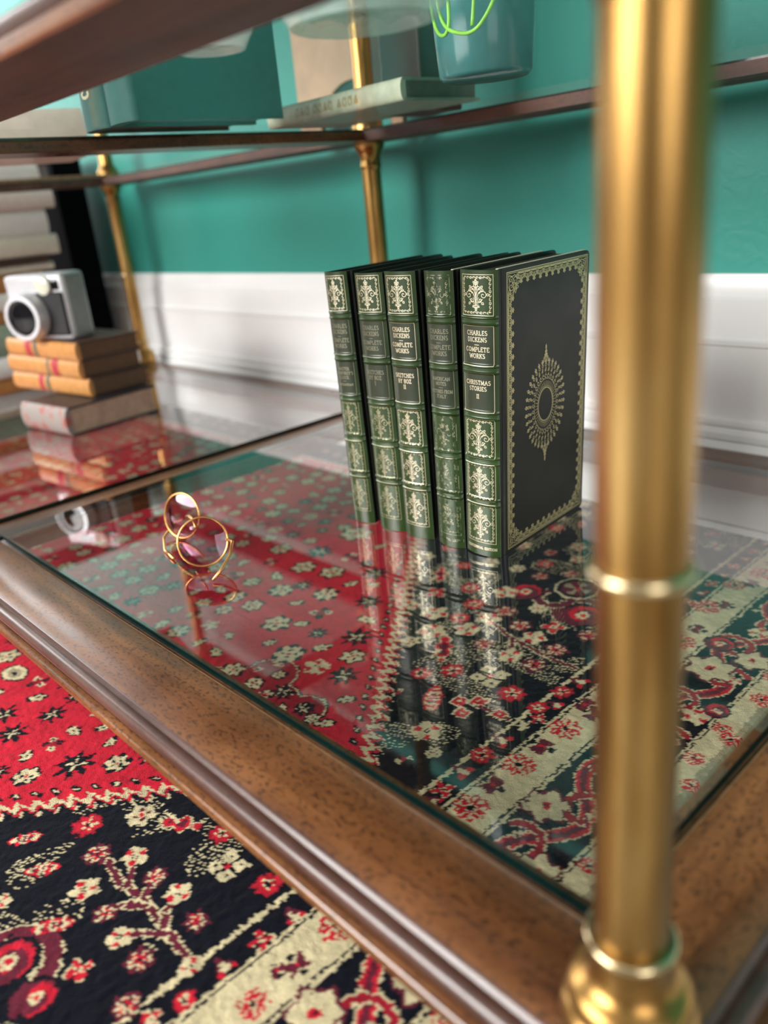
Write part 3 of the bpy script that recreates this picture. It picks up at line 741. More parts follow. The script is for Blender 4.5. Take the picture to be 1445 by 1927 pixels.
def gold(name, base, rough, worn=0.0):
    m, nt, b = new_mat(name); setp(b, base, rough, 0.75)
    if worn:
        v = coords(nt, (1, 1, 1)); n = nd(nt, 'ShaderNodeTexNoise'); n.inputs['Scale'].default_value = 260; n.inputs['Detail'].default_value = 3
        nt.links.new(v, n.inputs['Vector'])
        r = ramp(nt, [(0.5 - .12 + worn * .2, (0.03, 0.05, 0.025)), (0.5 + .02 + worn * .2, base)]); nt.links.new(n.outputs['Fac'], r.inputs['Fac']); nt.links.new(r.outputs['Color'], b.inputs['Base Color'])
    return m
M['spine_leather'] = leather('green_spine_leather', (0.019, 0.050, 0.009), 0.32)
M['cover_leather'] = leather('dark_cover_leather', (0.0040, 0.0070, 0.0045), 0.40)
M['cover_leather'].node_tree.nodes['Principled BSDF'].inputs['Coat Weight'].default_value = 0
M['cover_leather'].node_tree.nodes['Principled BSDF'].inputs['Specular IOR Level'].default_value = 0.4
M['label_leather'] = leather('label_leather', (0.018, 0.032, 0.012), 0.36)
M['gilt'] = gold('gilt', (0.86, 0.79, 0.58), 0.38)
M['gilt_cover'] = gold('gilt_cover', (0.80, 0.72, 0.42), 0.42)
M['gilt_worn'] = gold('worn_gilt', (0.46, 0.44, 0.29), 0.42)
M['gilt_scuffed'] = gold('scuffed_gilt', (0.42, 0.42, 0.29), 0.45, 0.25)
M['gilt_faint'] = gold('faint_gilt', (0.24, 0.24, 0.17), 0.5)
M['page_dark'] = simple('dark_olive_page_edges', (0.050, 0.046, 0.030), 0.6, 0, 300, 0.3)  # dark olive brown is the page edges' own colour
M['endpaper'] = simple('cream_endpaper', (0.78, 0.72, 0.55), 0.7, 0, 60, 0.05)

PANELS = [(0.1790, 0.2057, 'o'), (0.1451, 0.1720, 't'), (0.1122, 0.1400, 'n'), (0.0780, 0.1068, 'o'), (0.0451, 0.0736, 'o'), (0.0108, 0.0422, 'o')]
BANDS = [0.1755, 0.1425, 0.1095, 0.0758, 0.0437]
def make_green_book(t, H, D, title, gilt_top, gilt_text, gilt_low, foot_text=None, cover_gilt=False, stroke=1.0):
    """a leather bound volume: spine at y=0 facing -y, standing on z=0, from x=0 to x=t"""
    root = empty('leather_book')
    bulge = 0.0042; bt = 0.0026; r_c = 0.004
    def bumpz(z):
        q = 0.0
        for b in BANDS:
            for o in (-0.0024, 0.0024): q += 0.0011 * math.exp(-((z - b - o) / 0.0008) ** 2)
            if abs(z - b) < 0.0024: q += 0.0004
        return q
    def sp(u, z):
        """u across the spine in metres from its left edge"""
        k = min(1, max(0, u / t)) * 2 - 1
        y = 0.0052 - bulge * (1 - abs(k) ** 2.4) - (bumpz(z) if abs(k) < .985 else 0) - 0.001
        P = Vector((u, y, z)); sl = bulge * 2.4 * abs(k) ** 1.4 * (1 if k > 0 else -1) * 2 / t
        return P, Vector((sl, -1, 0)).normalized()
    mb = MB(); nu, zs = 22, []
    z = 0.0
    while z < H - 1e-6:
        zs.append(z); near = min(abs(z - b) for b in BANDS); z += 0.0005 if near < 0.0048 else 0.002
    zs.append(H)
    vs = [sp(t * i / nu, z)[0] for z in zs for i in range(nu + 1)]
    lab = lambda z: 1 if (PANELS[1][0] < z < PANELS[1][1] or PANELS[2][0] < z < PANELS[2][1]) else 0
    for j in range(len(zs) - 1):
        zc = (zs[j] + zs[j + 1]) / 2
        k = j * (nu + 1)
        for i in range(nu): mb.add([vs[k + i], vs[k + i + 1], vs[k + nu + 2 + i], vs[k + nu + 1 + i]], [(0, 1, 2, 3)], 2 if lab(zc) and 0.06 < (i + .5) / nu < 0.94 else 0)
    # inner side of the spine, so that it has its thickness
    top = [sp(t * i / nu, H)[0] for i in range(nu + 1)]
    for zz in (0, H):
        for i in range(nu):
            a, b = sp(t * i / nu, zz)[0], sp(t * (i + 1) / nu, zz)[0]
            mb.add([a, b, Vector((b.x, b.y + 0.0022, zz)), Vector((a.x, a.y + 0.0022, zz))], [(0, 1, 2, 3)], 0)
    for i in range(nu):
        a, b = sp(t * i / nu, 0)[0], sp(t * (i + 1) / nu, 0)[0]
        mb.add([(a.x, a.y + .0022, 0), (b.x, b.y + .0022, 0), (b.x, b.y + .0022, H), (a.x, a.y + .0022, H)], [(0, 1, 2, 3)], 0)
    # two boards with rounded fore corners and the pressed hinge along the spine
    def board(x0, x1):
        ys = [(0.0040, 0.0), (0.0066, 0.0), (0.0078, -0.0010), (0.0092, -0.0012), (0.0104, 0.0), (D - r_c, 0.0)]
        out = [(y, 0) for y, _ in ys] + [(D - r_c + r_c * math.sin(a), r_c - r_c * math.cos(a)) for a in (PI / 8, PI / 4, 3 * PI / 8, PI / 2)] + \
              [(D - r_c + r_c * math.cos(a), H - r_c + r_c * math.sin(a)) for a in (0, PI / 8, PI / 4, 3 * PI / 8, PI / 2)] + [(y, H) for y, _ in reversed(ys[:-1])]
        dep = {round(y, 5): dd for y, dd in ys}
        n = len(out); outer = x1 > t / 2
        dx = lambda y: dep.get(round(y, 5), 0.0)
        A = [(x0 - (0 if outer else dx(y)), y, z) for y, z in out]; B = [(x1 + (dx(y) if outer else 0), y, z) for y, z in out]
        mb.add(A + B, [tuple(range(n)), tuple(range(2 * n - 1, n - 1, -1))] if False else [], 1)
        # strips in y so that the hinge shows
        cols = sorted({round(y, 6) for y, _ in out})
        def zr(y):
            if y <= D - r_c + 1e-9: return 0, H
            q = r_c - math.sqrt(max(0, r_c ** 2 - (y - D + r_c) ** 2)); return q, H - q
        for ya, yb in zip(cols, cols[1:]):
            (a0, a1), (b0, b1) = zr(ya), zr(yb)
            xa0 = x0 - (0 if outer else dx(ya)); xb0 = x0 - (0 if outer else dx(yb)); xa1 = x1 + (dx(ya) if outer else 0); xb1 = x1 + (dx(yb) if outer else 0)
            mb.add([(xa0, ya, a0), (xb0, yb, b0), (xb0, yb, b1), (xa0, ya, a1), (xa1, ya, a0), (xb1, yb, b0), (xb1, yb, b1), (xa1, ya, a1)],
                   [(0, 3, 2, 1), (4, 5, 6, 7), (0, 1, 5, 4), (3, 7, 6, 2)], 1)
        a0, a1 = zr(cols[-1]); mb.add([(x0, D, a0), (x1, D, a0), (x1, D, a1), (x0, D, a1)], [(0, 1, 2, 3)], 1)
        mb.add([(x0, cols[0], 0), (x1, cols[0], 0), (x1, cols[0], H), (x0, cols[0], H)], [(0, 3, 2, 1)], 1)
    board(0, bt); board(t - bt, t)
    # gilding
    g_top, g_txt, g_low = Gilt(mb, sp, 3), Gilt(mb, sp, 4), Gilt(mb, sp, 5)
    cx = t / 2; m = t * 0.10
    def chain(x0, z0, x1, z1, per, amp):
        L = math.hypot(x1 - x0, z1 - z0); n = max(2, int(L / per)); ux, uz = (x1 - x0) / L, (z1 - z0) / L; out = []
        for k in range(n):
            px, pz = x0 + ux * L * (k + .5) / n, z0 + uz * L * (k + .5) / n
            out.append([(px + amp * (math.cos(a) * ux * .9 - math.sin(a) * uz * .6), pz + amp * (math.cos(a) * uz * .9 + math.sin(a) * ux * .6)) for a in [i * PI / 4 for i in range(6 + k % 3)]])
        return out
    for pi_, (z0, z1, kind) in enumerate(PANELS):
        g = g_top if pi_ == 0 else (g_txt if kind in 'tn' else g_low)
        g.draw([[(m, z0), (t - m, z0), (t - m, z1), (m, z1), (m, z0)]], 0.00034 * stroke)
        zc = (z0 + z1) / 2
        if kind == 'o':
            q = 0.0019; e = m + q
            for c_ in (chain(e, z0 + q, t - e, z0 + q, .0024, .0010), chain(e, z1 - q, t - e, z1 - q, .0024, .0010), chain(e, z0 + q, e, z1 - q, .0024, .0010), chain(t - e, z0 + q, t - e, z1 - q, .0024, .0010)):
                g.draw(c_, 0.00042 * stroke, 0.01)
            g.draw(place(LOZENGE, cx, zc, (z1 - z0) * 0.34, 0, min(1.0, (t - 2 * m - 0.006) / ((z1 - z0) * .68 * 0.98))), 0.00036 * stroke, 0.01)
    def lines(rows, z0, z1, h):
        z = z1
        for r in rows:
            if r == '': z -= 0.0012; continue
            if r == '-': g_txt.draw([[(cx - .0018, z - .0006), (cx + .0018, z - .0006)]], 0.00035); z -= 0.0022; continue
            w = text_width(r, h); sq = min(1.0, (t - 2 * m - 0.0022) / w)
            g_txt.draw(text_strokes(r, cx, z - h, h, squeeze=sq), 0.00040 * stroke, 0.004); z -= h * 1.55
    lines(['CHARLES', 'DICKENS', '-', 'COMPLETE', 'WORKS'], 0.1451, 0.1688, 0.0029)
    lines(title, 0.1122, 0.1345, 0.0028 if len(title) < 5 and t > .027 else 0.0023)
    if foot_text:
        w = text_width(foot_text, 0.0019); g_low.draw(text_strokes(foot_text, cx, 0.0052, 0.0019, squeeze=min(1, (t - .002) / w)), 0.0004, 0.003)
    if cover_gilt:
        cv = lambda u, v: (Vector((t, u, v)), Vector((1, 0, 0)))
        G = Gilt(mb, cv, 6); Gd = lambda pls, w=0.00036: G.draw(pls, w * 1.35, 1, 0.00018)
        y0, y1, z0, z1 = 0.0135, D - 0.0032, 0.0032, H - 0.0030
        Gd([[(y0, z0), (y1, z0), (y1, z1), (y0, z1), (y0, z0)]], 0.0004)
        e = 0.0010; Gd([[(y0 + e, z0 + e), (y1 - e, z0 + e), (y1 - e, z1 - e), (y0 + e, z1 - e), (y0 + e, z0 + e)]], 0.00025)
        # unit of the border, pointing inwards (+v), 1 wide and about 1.25 deep
        unit = [spiral(-.24, .34, .20, -.4, 1.35), spiral(.24, .34, .20, PI + .4, -1.35), [(-.44, .30), (-.34, .06), (0, .10), (.34, .06), (.44, .30)], [(-.42, .4), (-.2, .66), (0, .52), (.2, .66), (.42, .4)],
                leafy(0, .62, PI / 2, .40, .28), leafy(0, .74, 2.4, .26, .3), leafy(0, .74, .74, .26, .3), spiral(.5, .20, .10, 0, 1.1), leafy(.5, .36, PI / 2, .22, .3), [(-.5, .02), (.5, .02)]]
        def run(xa, ya, xb_, yb, rot, n, dp):
            L = math.hypot(xb_ - xa, yb - ya) / n
            for k in range(n):
                f = (k + .5) / n; Gd(place(unit, xa + (xb_ - xa) * f, ya + (yb - ya) * f, dp, rot, L / dp), 0.00034)
        i = 0.0015; cdp = 0.0135
        run(y0 + cdp, z1 - i, y1 - cdp, z1 - i, PI, 10, 0.0072)
        run(y0 + cdp, z0 + i, y1 - cdp, z0 + i, 0, 10, 0.0072)
        run(y0 + i, z0 + cdp, y0 + i, z1 - cdp, -PI / 2, 22, 0.0072)
        run(y1 - i, z0 + cdp, y1 - i, z1 - cdp, PI / 2, 22, 0.0072)
        corner = [spiral(.30, .62, .22, -1, 1.4), spiral(.62, .30, .22, 2.6, -1.4), spiral(.28, .28, .18, .4, 1.5), spiral(.85, .12, .13, 0, 1.3), spiral(.12, .85, .13, 1.5, -1.3), leafy(.4, .4, PI / 4, .55, .25), leafy(.62, .62, .2, .34, .3), leafy(.62, .62, 1.37, .34, .3),
                  [(.05, .05), (.4, .12), (.62, .06), (.95, .3)], [(.05, .05), (.12, .4), (.06, .62), (.3, .95)], leafy(.86, .5, -.4, .2, .3), leafy(.5, .86, 1.97, .2, .3), spiral(.55, .75, .10, 0, 1.2), spiral(.75, .55, .10, 1, -1.2)]
        for cxx, czz, rt in ((y0 + i, z0 + i, 0), (y1 - i, z0 + i, PI / 2), (y1 - i, z1 - i, PI), (y0 + i, z1 - i, -PI / 2)): Gd(place(corner, cxx, czz, cdp, rt), 0.00036)
        # the pointed medallion
        mx, mz = 0.0648, 0.1040; A_, B_ = 0.0262, 0.0325
        ell = lambda f, n=48, o=0: [(mx + f * A_ * math.cos(o + 2 * PI * k / n), mz + f * B_ * math.sin(o + 2 * PI * k / n)) for k in range(n + 1)]
        Gd([ell(.39)], 0.0005); Gd([ell(.43)], 0.0002); Gd([ell(.60)], 0.00025)
        def ring(f, n, mot, s, w=0.00032):
            for k in range(n):
                a = 2 * PI * (k + .5) / n; x, z_ = mx + f * A_ * math.cos(a), mz + f * B_ * math.sin(a); rt = math.atan2(B_ * math.sin(a), A_ * math.cos(a)) - PI / 2
                Gd(place(mot, x, z_, s, rt), w)
        tick = [[(0, 0), (0, 1)]]; ringlet = [arc(0, 0, .45, .45, 0, 360, 8)]
        ring(.44, 44, tick, 0.0032, .00022); ring(.66, 30, [arc(0, 0, .45, .45, 0, 300, 8), [(0, .4), (0, .9)]], 0.0026)
        ring(.78, 30, [spiral(-.2, 0, .3, 0, 1.2, 8), leafy(0, .2, PI / 2, .7, .3)], 0.0030)
        ring(.94, 34, [leafy(0, 0, PI / 2, 1.1, .22), leafy(0, .35, 2.3, .5, .3), leafy(0, .35, .84, .5, .3), arc(0, -.2, .3, .3, 0, 360, 6)], 0.0036)
        for s_ in (1, -1):
            tipm = [leafy(0, 2.2, PI / 2, 1.0, .22), [(0, -.3), (0, 3.3)], spiral(.32, 1.1, .30, PI, -1.4), spiral(-.32, 1.1, .30, 0, 1.4), spiral(.62, .45, .36, PI, -1.5), spiral(-.62, .45, .36, 0, 1.5), spiral(1.0, -.2, .34, PI, -1.3), spiral(-1.0, -.2, .34, 0, 1.3),
                    leafy(0, 1.5, 2.2, .6, .3), leafy(0, 1.5, .94, .6, .3), leafy(0, .8, 2.4, .7, .3), leafy(0, .8, .74, .7, .3), spiral(.2, 2.0, .18, 2, 1.1), spiral(-.2, 2.0, .18, 1, -1.1), arc(0, 1.75, .16, .16, 0, 360, 8)]
            Gd(place(tipm, mx, mz + s_ * B_ * 1.02, 0.0036, 0 if s_ > 0 else PI), 0.00036)
    mb.build('cover', [M['spine_leather'], M['cover_leather'], M['label_leather'], gilt_top, gilt_text, gilt_low, M['gilt_cover']], root, smooth=0.55, recalc=False)
    ins = 0.0028
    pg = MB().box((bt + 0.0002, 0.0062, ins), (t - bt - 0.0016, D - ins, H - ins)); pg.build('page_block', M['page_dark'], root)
    ehi = H + 0.0003 if 'CHRISTMAS' in title or 'AMERICAN' in title else H - 0.0012
    MB().box((t - bt - 0.0020, 0.0078, ins - .0004), (t - bt, D - .002, ehi)).build('endpaper', M['endpaper'], root)
    hb = MB().tube([(bt + .001, 0.0052, H - ins + .0006), (t / 2, 0.0040, H - ins + .0006), (t - bt - .001, 0.0052, H - ins + .0006)], 0.0009, 8); hb.build('headband', M['endpaper'], root, smooth=1)
    return root
def stand(o, xl, yl, yaw, lean, t):
    """feet on the pane; lean > 0 tips the top to the right, pivoting on the right lower edge"""
    o.rotation_mode = 'XYZ'; a = lean; o.rotation_euler = (0, a, yaw)
    R = o.rotation_euler.to_matrix()
    lift = max(0, -min((R @ Vector(p)).z for p in ((0, 0, 0), (t, 0, 0), (0, .126, 0), (t, .126, 0))))
    o.location = (xl, yl, lift + 0.0003)
g, gw, gf, gs = M['gilt'], M['gilt_worn'], M['gilt_faint'], M['gilt_scuffed']
SET = [  # left edge x, y, thickness, lean, title rows, gilding (top, text, low), label
 (-0.5107, 0.4150, 0.0243, -0.019, ['MASTER', "HUMPHREY'S", 'CLOCK', '-', '~=~~=~~=~'], (g, gf, gw), 'green gilt leather book at the left end of the row with dim lettering'),
 (-0.4790, 0.4165, 0.0285, -0.010, ['SKETCHES', 'BY BOZ', 'I'], (g, gf, gw), 'green gilt leather book second from the left, dull lettering reading Sketches by Boz I'),
 (-0.4500, 0.4182, 0.0294, 0.0, ['SKETCHES', 'BY BOZ', 'II'], (g, g, g), 'green gilt leather book in the middle, bright lettering reading Sketches by Boz II'),
 (-0.4142, 0.4200, 0.0256, 0.014, ['AMERICAN', 'NOTES', '-', 'PICTURES FROM', 'ITALY'], (gs, gf, gs), 'scuffed green leather book fourth from the left, worn gilding reading American Notes'),
 (-0.3862, 0.4215, 0.0309, 0.034, ['CHRISTMAS', 'STORIES', '', 'II'], (g, g, g), 'green gilt leather book at the right end, dark cover with oval medallion showing')]
for k, (x, y, t, lean, rows, gm, lab) in enumerate(SET):
    b = make_green_book(t, 0.2085 - (0.0010 if k in (1,) else 0), 0.1262, rows, *gm, foot_text='CENTENNIAL EDITION' if k > 2 else None, cover_gilt=(k == 4), stroke=1.0 if k in (2, 4) else 0.95)
    stand(b, x, y, math.radians(5.0), lean, t)
    tag(b, lab, 'book', 'green leather books on the lower glass')

# ------------------------------------------------------------------ books that lie flat
def cloth(name, c, rough=0.6, **k): return simple(name, c, rough, 0, 90, 0.15, 0.08, **k)
def lying_book(L, D, T, cover_m, spine_m, page_m, ct=0.0025, deco=None, letters=None, round_=0.35):
    """spine along x at y=0 facing -y; rests on z=0"""
    root = empty('book'); mats = [cover_m, spine_m] + ([deco[0]] if deco else []); mb = MB()
    mb.box((0, 0.003, 0), (L, D, ct)); mb.box((0, 0.003, T - ct), (L, D, T))
    n = 10; prof = []
    for k in range(n + 1):
        a = -PI / 2 + PI * k / n; prof.append((0.003 - T * round_ * math.cos(a) * .5 - .001 * math.cos(a), T / 2 + T / 2 * math.sin(a)))
    prof_i = [(0.0055, T - 0.0002), (0.0055, 0.0002)]
    vs = [(x, y, z) for x in (0, L) for y, z in prof + prof_i]; m = len(prof) + 2
    mb.add(vs, [(k, k + 1, m + k + 1, m + k) for k in range(m - 1)] + [(m - 1, 0, m, 2 * m - 1)] + [tuple(range(m)), tuple(range(m, 2 * m))], 1)
    c = mb.build('cover', mats, root, smooth=0.6)
    ins = 0.003
    MB().box((ins, 0.0058, ct), (L - ins, D - ins, T - ct)).build('page_block', page_m, root)
    if deco:
        for (u0, u1, mm, nm) in deco[1]:
            q = MB(); pr = [(y - 0.0003, z) for y, z in prof]
            v2 = [(x, y, z) for x in (u0, u1) for y, z in pr + [(p[0] + .0006, p[1]) for p in reversed(pr)]]; m2 = len(pr) * 2
            q.add(v2, [(k, (k + 1) % m2, m2 + (k + 1) % m2, m2 + k) for k in range(m2)] + [tuple(range(m2)), tuple(range(m2, 2 * m2))])
            q.build(nm, mm, root, smooth=0.6)
    if letters:
        t_, h, mm, x0 = letters; q = MB()
        fn = lambda u, v: (Vector((u, 0.003 - T * round_ * .5 * math.sqrt(max(0, 1 - ((v - T / 2) / (T / 2)) ** 2)) - .001 * math.sqrt(max(0, 1 - ((v - T / 2) / (T / 2)) ** 2)), v)), Vector((0, -1, 0)))
        Gilt(q, fn, 0).draw(text_strokes(t_, x0, T / 2 - h / 2, h, squeeze=1.15), h * .16, .004, .0003)
        q.build('spine_lettering', mm, root, recalc=False)
    return root
def put(o, x, y, z, rz=0): o.location = (x, y, z); o.rotation_euler = (0, 0, math.radians(rz)); return o
M['tan'] = cloth('tan_calf', (0.46, 0.21, 0.06), 0.42); M['brown'] = cloth('brown_calf', (0.055, 0.023, 0.012), 0.5)
M['brown_pages'] = cloth('brown_page_edges', (0.12, 0.06, 0.028), 0.7); M['redlabel'] = cloth('red_label', (0.33, 0.02, 0.03)); M['greenlabel'] = cloth('green_label', (0.05, 0.07, 0.05))
M['black_cloth'] = cloth('black_cloth', (0.010, 0.011, 0.014), 0.45); M['buff_pages'] = cloth('buff_page_edges', (0.45, 0.33, 0.24), 0.8)
M['white_pages'] = cloth('white_page_edges', (0.72, 0.66, 0.55), 0.8); M['cream_cloth'] = simple('cream_cloth', (0.86, 0.79, 0.66), 0.6, 0, 90, 0.05)
M['offwhite'] = simple('off_white_cloth', (0.88, 0.87, 0.83), 0.6, 0, 90, 0.04); M['pinkish'] = simple('pale_pink_cloth', (0.86, 0.74, 0.67), 0.6, 0, 90, 0.05); M['sage'] = cloth('sage_cloth', (0.28, 0.36, 0.27), 0.6)
M['sage_spine'] = cloth('faded_sage_spine', (0.46, 0.50, 0.36), 0.6); M['sage_dark'] = cloth('sage_lettering', (0.36, 0.27, 0.10), 0.6); M['grey_pages'] = cloth('grey_page_edges', (0.14, 0.16, 0.13), 0.8)
def floral():
    m, nt, b = new_mat('floral_cloth'); setp(b, (0.3, 0.28, 0.26), 0.6)
    v = coords(nt); n = nd(nt, 'ShaderNodeTexNoise'); n.inputs['Scale'].default_value = 55; n.inputs['Detail'].default_value = 1
    nt.links.new(v, n.inputs['Vector']); r = ramp(nt, [(0.44, (0.24, 0.22, 0.20)), (0.52, (0.28, 0.20, 0.18)), (0.62, (0.30, 0.11, 0.09))]); nt.links.new(n.outputs['Fac'], r.inputs['Fac']); nt.links.new(r.outputs['Color'], b.inputs['Base Color']); return m
M['floral'] = floral()
# left bay of the lower shelf: a floral book, three small tan ones, an instant camera
b = put(lying_book(0.118, 0.140, 0.038, M['black_cloth'], M['floral'], M['buff_pages']), -1.057 - 0.116, 0.3975 - 0.014, 0.0002, 7)
tag(b, 'thick book with floral spine and black cover, bottom of the stack under the camera', 'book', 'books stacked under the instant camera')
R_, G_ = M['redlabel'], M['greenlabel']
for k, (dx, rz, lab, d) in enumerate(((0.000, 8, 'lowest of three tan leather books stacked under the camera', ((.075, .088, R_), (.095, .104, G_))), (-0.010, 6, 'middle one of three tan leather books stacked under the camera', ((.118, .124, G_), (.132, .150, R_))),
                                 (-0.004, 5, 'topmost tan leather book, directly under the silver camera', ((.060, .078, R_), (.086, .096, G_))))):
    t = 0.0248
    b = lying_book(0.205, 0.098, t, M['tan'] if k < 9 else 0, M['tan'], M['brown_pages'], deco=(M['tan'], [(a, c, m_, 'spine_label') for a, c, m_ in d]))
    for ch in b.children:
        if ch.name.startswith('cover'): ch.data.materials[0] = M['brown']
    put(b, -1.083 + dx - 0.2045, 0.4440 - 0.024 + k * .002, 0.0386 + k * (t + 0.0003), rz)
    tag(b, lab, 'book', 'books stacked under the instant camera')
# instant camera
M['silver'] = simple('silver_plastic', (0.62, 0.63, 0.66), 0.32, 0.25, 90, 0.05); M['black_grip'] = simple('black_grip', (0.008, 0.008, 0.010), 0.7, 0, 400, 0.3, 0.15)
M['lens_black'] = simple('lens_black', (0.006, 0.006, 0.008), 0.08, 0, 60, 0.2); M['flash'] = simple('flash_window', (0.70, 0.72, 0.60), 0.15, 0, 60, 0.06); M['grey_side'] = simple('grey_side', (0.22, 0.225, 0.22), 0.4, 0, 60, 0.08)
cam = tag(empty('instant_camera'), 'silver and black instant camera with a big round lens, on the tan books', 'camera')
Wc, Dc, Hc = 0.104, 0.046, 0.090
MB().box((0, 0, 0.0), (Wc, Dc, Hc * .99)).build('body', M['silver'], cam, bevel=0.006, smooth=0.6)
MB().box((Wc * .50, -0.0035, 0.006), (Wc * .97, 0.010, Hc * .72)).build('grip', M['black_grip'], cam, bevel=0.003, smooth=0.6)
MB().box((Wc - .002, 0.006, 0.004), (Wc + .0015, Dc - .006, Hc * .95)).build('side_panel', M['grey_side'], cam, bevel=0.001)
def disc(prof, c, m, nm, par, n=48):
    q = MB(); q.lathe(prof, n); q.v = [(x + c[0], c[1] - z, y + c[2]) for x, y, z in q.v]; return q.build(nm, m, par, smooth=0.6)
ln = disc([(0.033, 0), (0.033, 0.008), (0.0315, 0.011), (0.031, 0.019), (0.030, 0.021), (0.0245, 0.0215), (0.0240, 0.017)], (0.040, 0, 0.034), M['silver'], 'lens_barrel', cam)
disc([(0.0245, 0.0), (0.0245, 0.0190), (0.0190, 0.0180), (0.0100, 0.0200), (0.0, 0.0207)], (0.040, 0, 0.034), M['lens_black'], 'lens', ln)
disc([(0.0125, 0), (0.0125, 0.005), (0.0110, 0.006), (0.0, 0.0062)], (0.073, 0, 0.074), M['flash'], 'flash', cam)
MB().box((0.086, -0.003, 0.068), (0.097, 0.004, 0.080)).build('viewfinder', M['lens_black'], cam, bevel=0.001)
put(cam, -1.124 - Wc * math.cos(math.radians(25)), 0.452 - Wc * math.sin(math.radians(25)) + 0.006, 0.0386 + 3 * 0.0251 + 0.0004, 25)

# tall stack of books beyond the left end of the shelf, standing on the rug
STK = [  # z0, z1, y1, cover, pages, label
 (-0.0955, -0.062, .62, 'brown', 'white_pages', 'brown book at the very bottom of the tall stack'), (-0.062, -0.030, .60, 'cream_cloth', 'white_pages', 'cream book second from the bottom of the tall stack'),
 (-0.030, 0.010, .62, 'tan', 'white_pages', 'tan book third from the bottom of the tall stack'), (0.010, 0.048, .60, 'offwhite', 'white_pages', 'off white book fourth from the bottom of the tall stack'),
 (0.048, 0.105, .60, 'sage', 'cream_cloth', 'pale green book in the tall stack, level with the camera lens'), (0.105, 0.128, .60, 'tan', 'cream_cloth', 'orange tan book in the tall stack on the pale green one'),
 (0.128, 0.158, .61, 'offwhite', 'white_pages', 'white book in the tall stack between two orange tan books'), (0.158, 0.190, .61, 'tan', 'tan', 'orange tan book in the tall stack level with the camera top'),
 (0.190, 0.203, .635, 'cream_cloth', 'tan', 'thin tan book in the tall stack above the camera'), (0.203, 0.216, .625, 'brown', 'tan', 'thin brown book in the tall stack above the camera'),
 (0.216, 0.251, .650, 'cream_cloth', 'white_pages', 'thick cream book in the tall stack below a grey one'), (0.251, 0.290, .640, 'offwhite', 'cream_cloth', 'thick pale book in the upper part of the tall stack'),
 (0.296, 0.320, .658, 'pinkish', 'offwhite', 'pink edged white book second from the top of the tall stack'), (0.326, 0.374, .642, 'offwhite', 'white_pages', 'large white book on top of the tall stack')]
zc = -0.0953
for k, (za, zb, y1, cm, pm, lab) in enumerate(STK):
    th = (STK[k + 1][0] if k + 1 < len(STK) else zb) - zc - 0.0002
    b = lying_book(0.26, 0.19, th, M[cm], M[cm], M[pm], round_=0.3)
    put(b, -1.566 - (k % 3) * .004, y1 - 0.26, zc, 90)
    tag(b, lab, 'book', 'books in the tall stack at the left'); zc += th + 0.0002
M['black_box'] = simple('black_case', (0.004, 0.004, 0.005), 0.95, 0, 60, 0.2, spec=0.05)
sp = tag(empty('speaker'), 'black upright speaker case behind the tall stack of books, against the green wall', 'speaker')
q = MB(); q.box((-0.20, -0.06, 0.0), (0.0, 0.0, 0.475)); q.build('case', M['black_box'], sp, bevel=0.004)
disc([(0.06, 0), (0.062, 0.003), (0.052, 0.004), (0.03, -0.002), (0.0, 0.002)], (-0.10, -0.060, 0.16), M['black_grip'], 'driver', sp)
MB().box((-0.20, -0.055, -0.006), (0.0, -0.005, 0.0)).build('base', M['black_box'], sp)
put(sp, -1.655, 0.765, FLOOR + 0.0115, 0)

# small things near the green books
ck = tag(empty('table_clock'), 'small round brass clock with a cream face, half hidden behind the leftmost green book', 'clock')
disc([(0.026, 0), (0.028, 0.002), (0.028, 0.012), (0.0255, 0.015), (0.0225, 0.014), (0.0225, 0.0115)], (0, 0, 0.034), M['brass'], 'rim', ck)
disc([(0.0, 0.0), (0.0226, 0.0), (0.0226, 0.0118), (0.0, 0.0118)], (0, 0, 0.034), M['endpaper'], 'face', ck)
MB().box((-0.014, -0.013, 0), (0.014, 0.001, 0.008)).build('foot', M['brown'], ck, bevel=0.001)
MB().lathe([(0.004, 0.061), (0.005, 0.064), (0.003, 0.067), (0, 0.068)], 20, (0, -0.006, 0)).build('knob', M['brass'], ck, smooth=1)
put(ck, -0.735, 0.655, 0.0002, 60)
ps = tag(empty('pearl_strand'), 'short strand of white pearls hanging beside the far brass post', 'beads')
M['pearl'] = simple('pearl', (0.82, 0.80, 0.78), 0.2, 0, 60, 0.03)
px_, py_ = -1.4872, 0.7212
q = MB().tube([(px_ + .0095, py_ - .0075, 0.06), (px_ + .0095, py_ - .0075, 0.002)], 0.0006, 6); q.build('thread', M['endpaper'], ps)
for k, (zz, rr) in enumerate(((.053, .006), (.038, .0075), (.021, .0085), (.0105 + .0005, .0095))):
    q = MB(); q.lathe([(rr * math.sin(a), -rr * math.cos(a)) for a in [PI * i / 12 for i in range(13)]], 20, (px_ + .0095, py_ - .0085, zz)); q.build('pearl', M['pearl'], ps, smooth=2)
ps.location = (0, 0, 0)

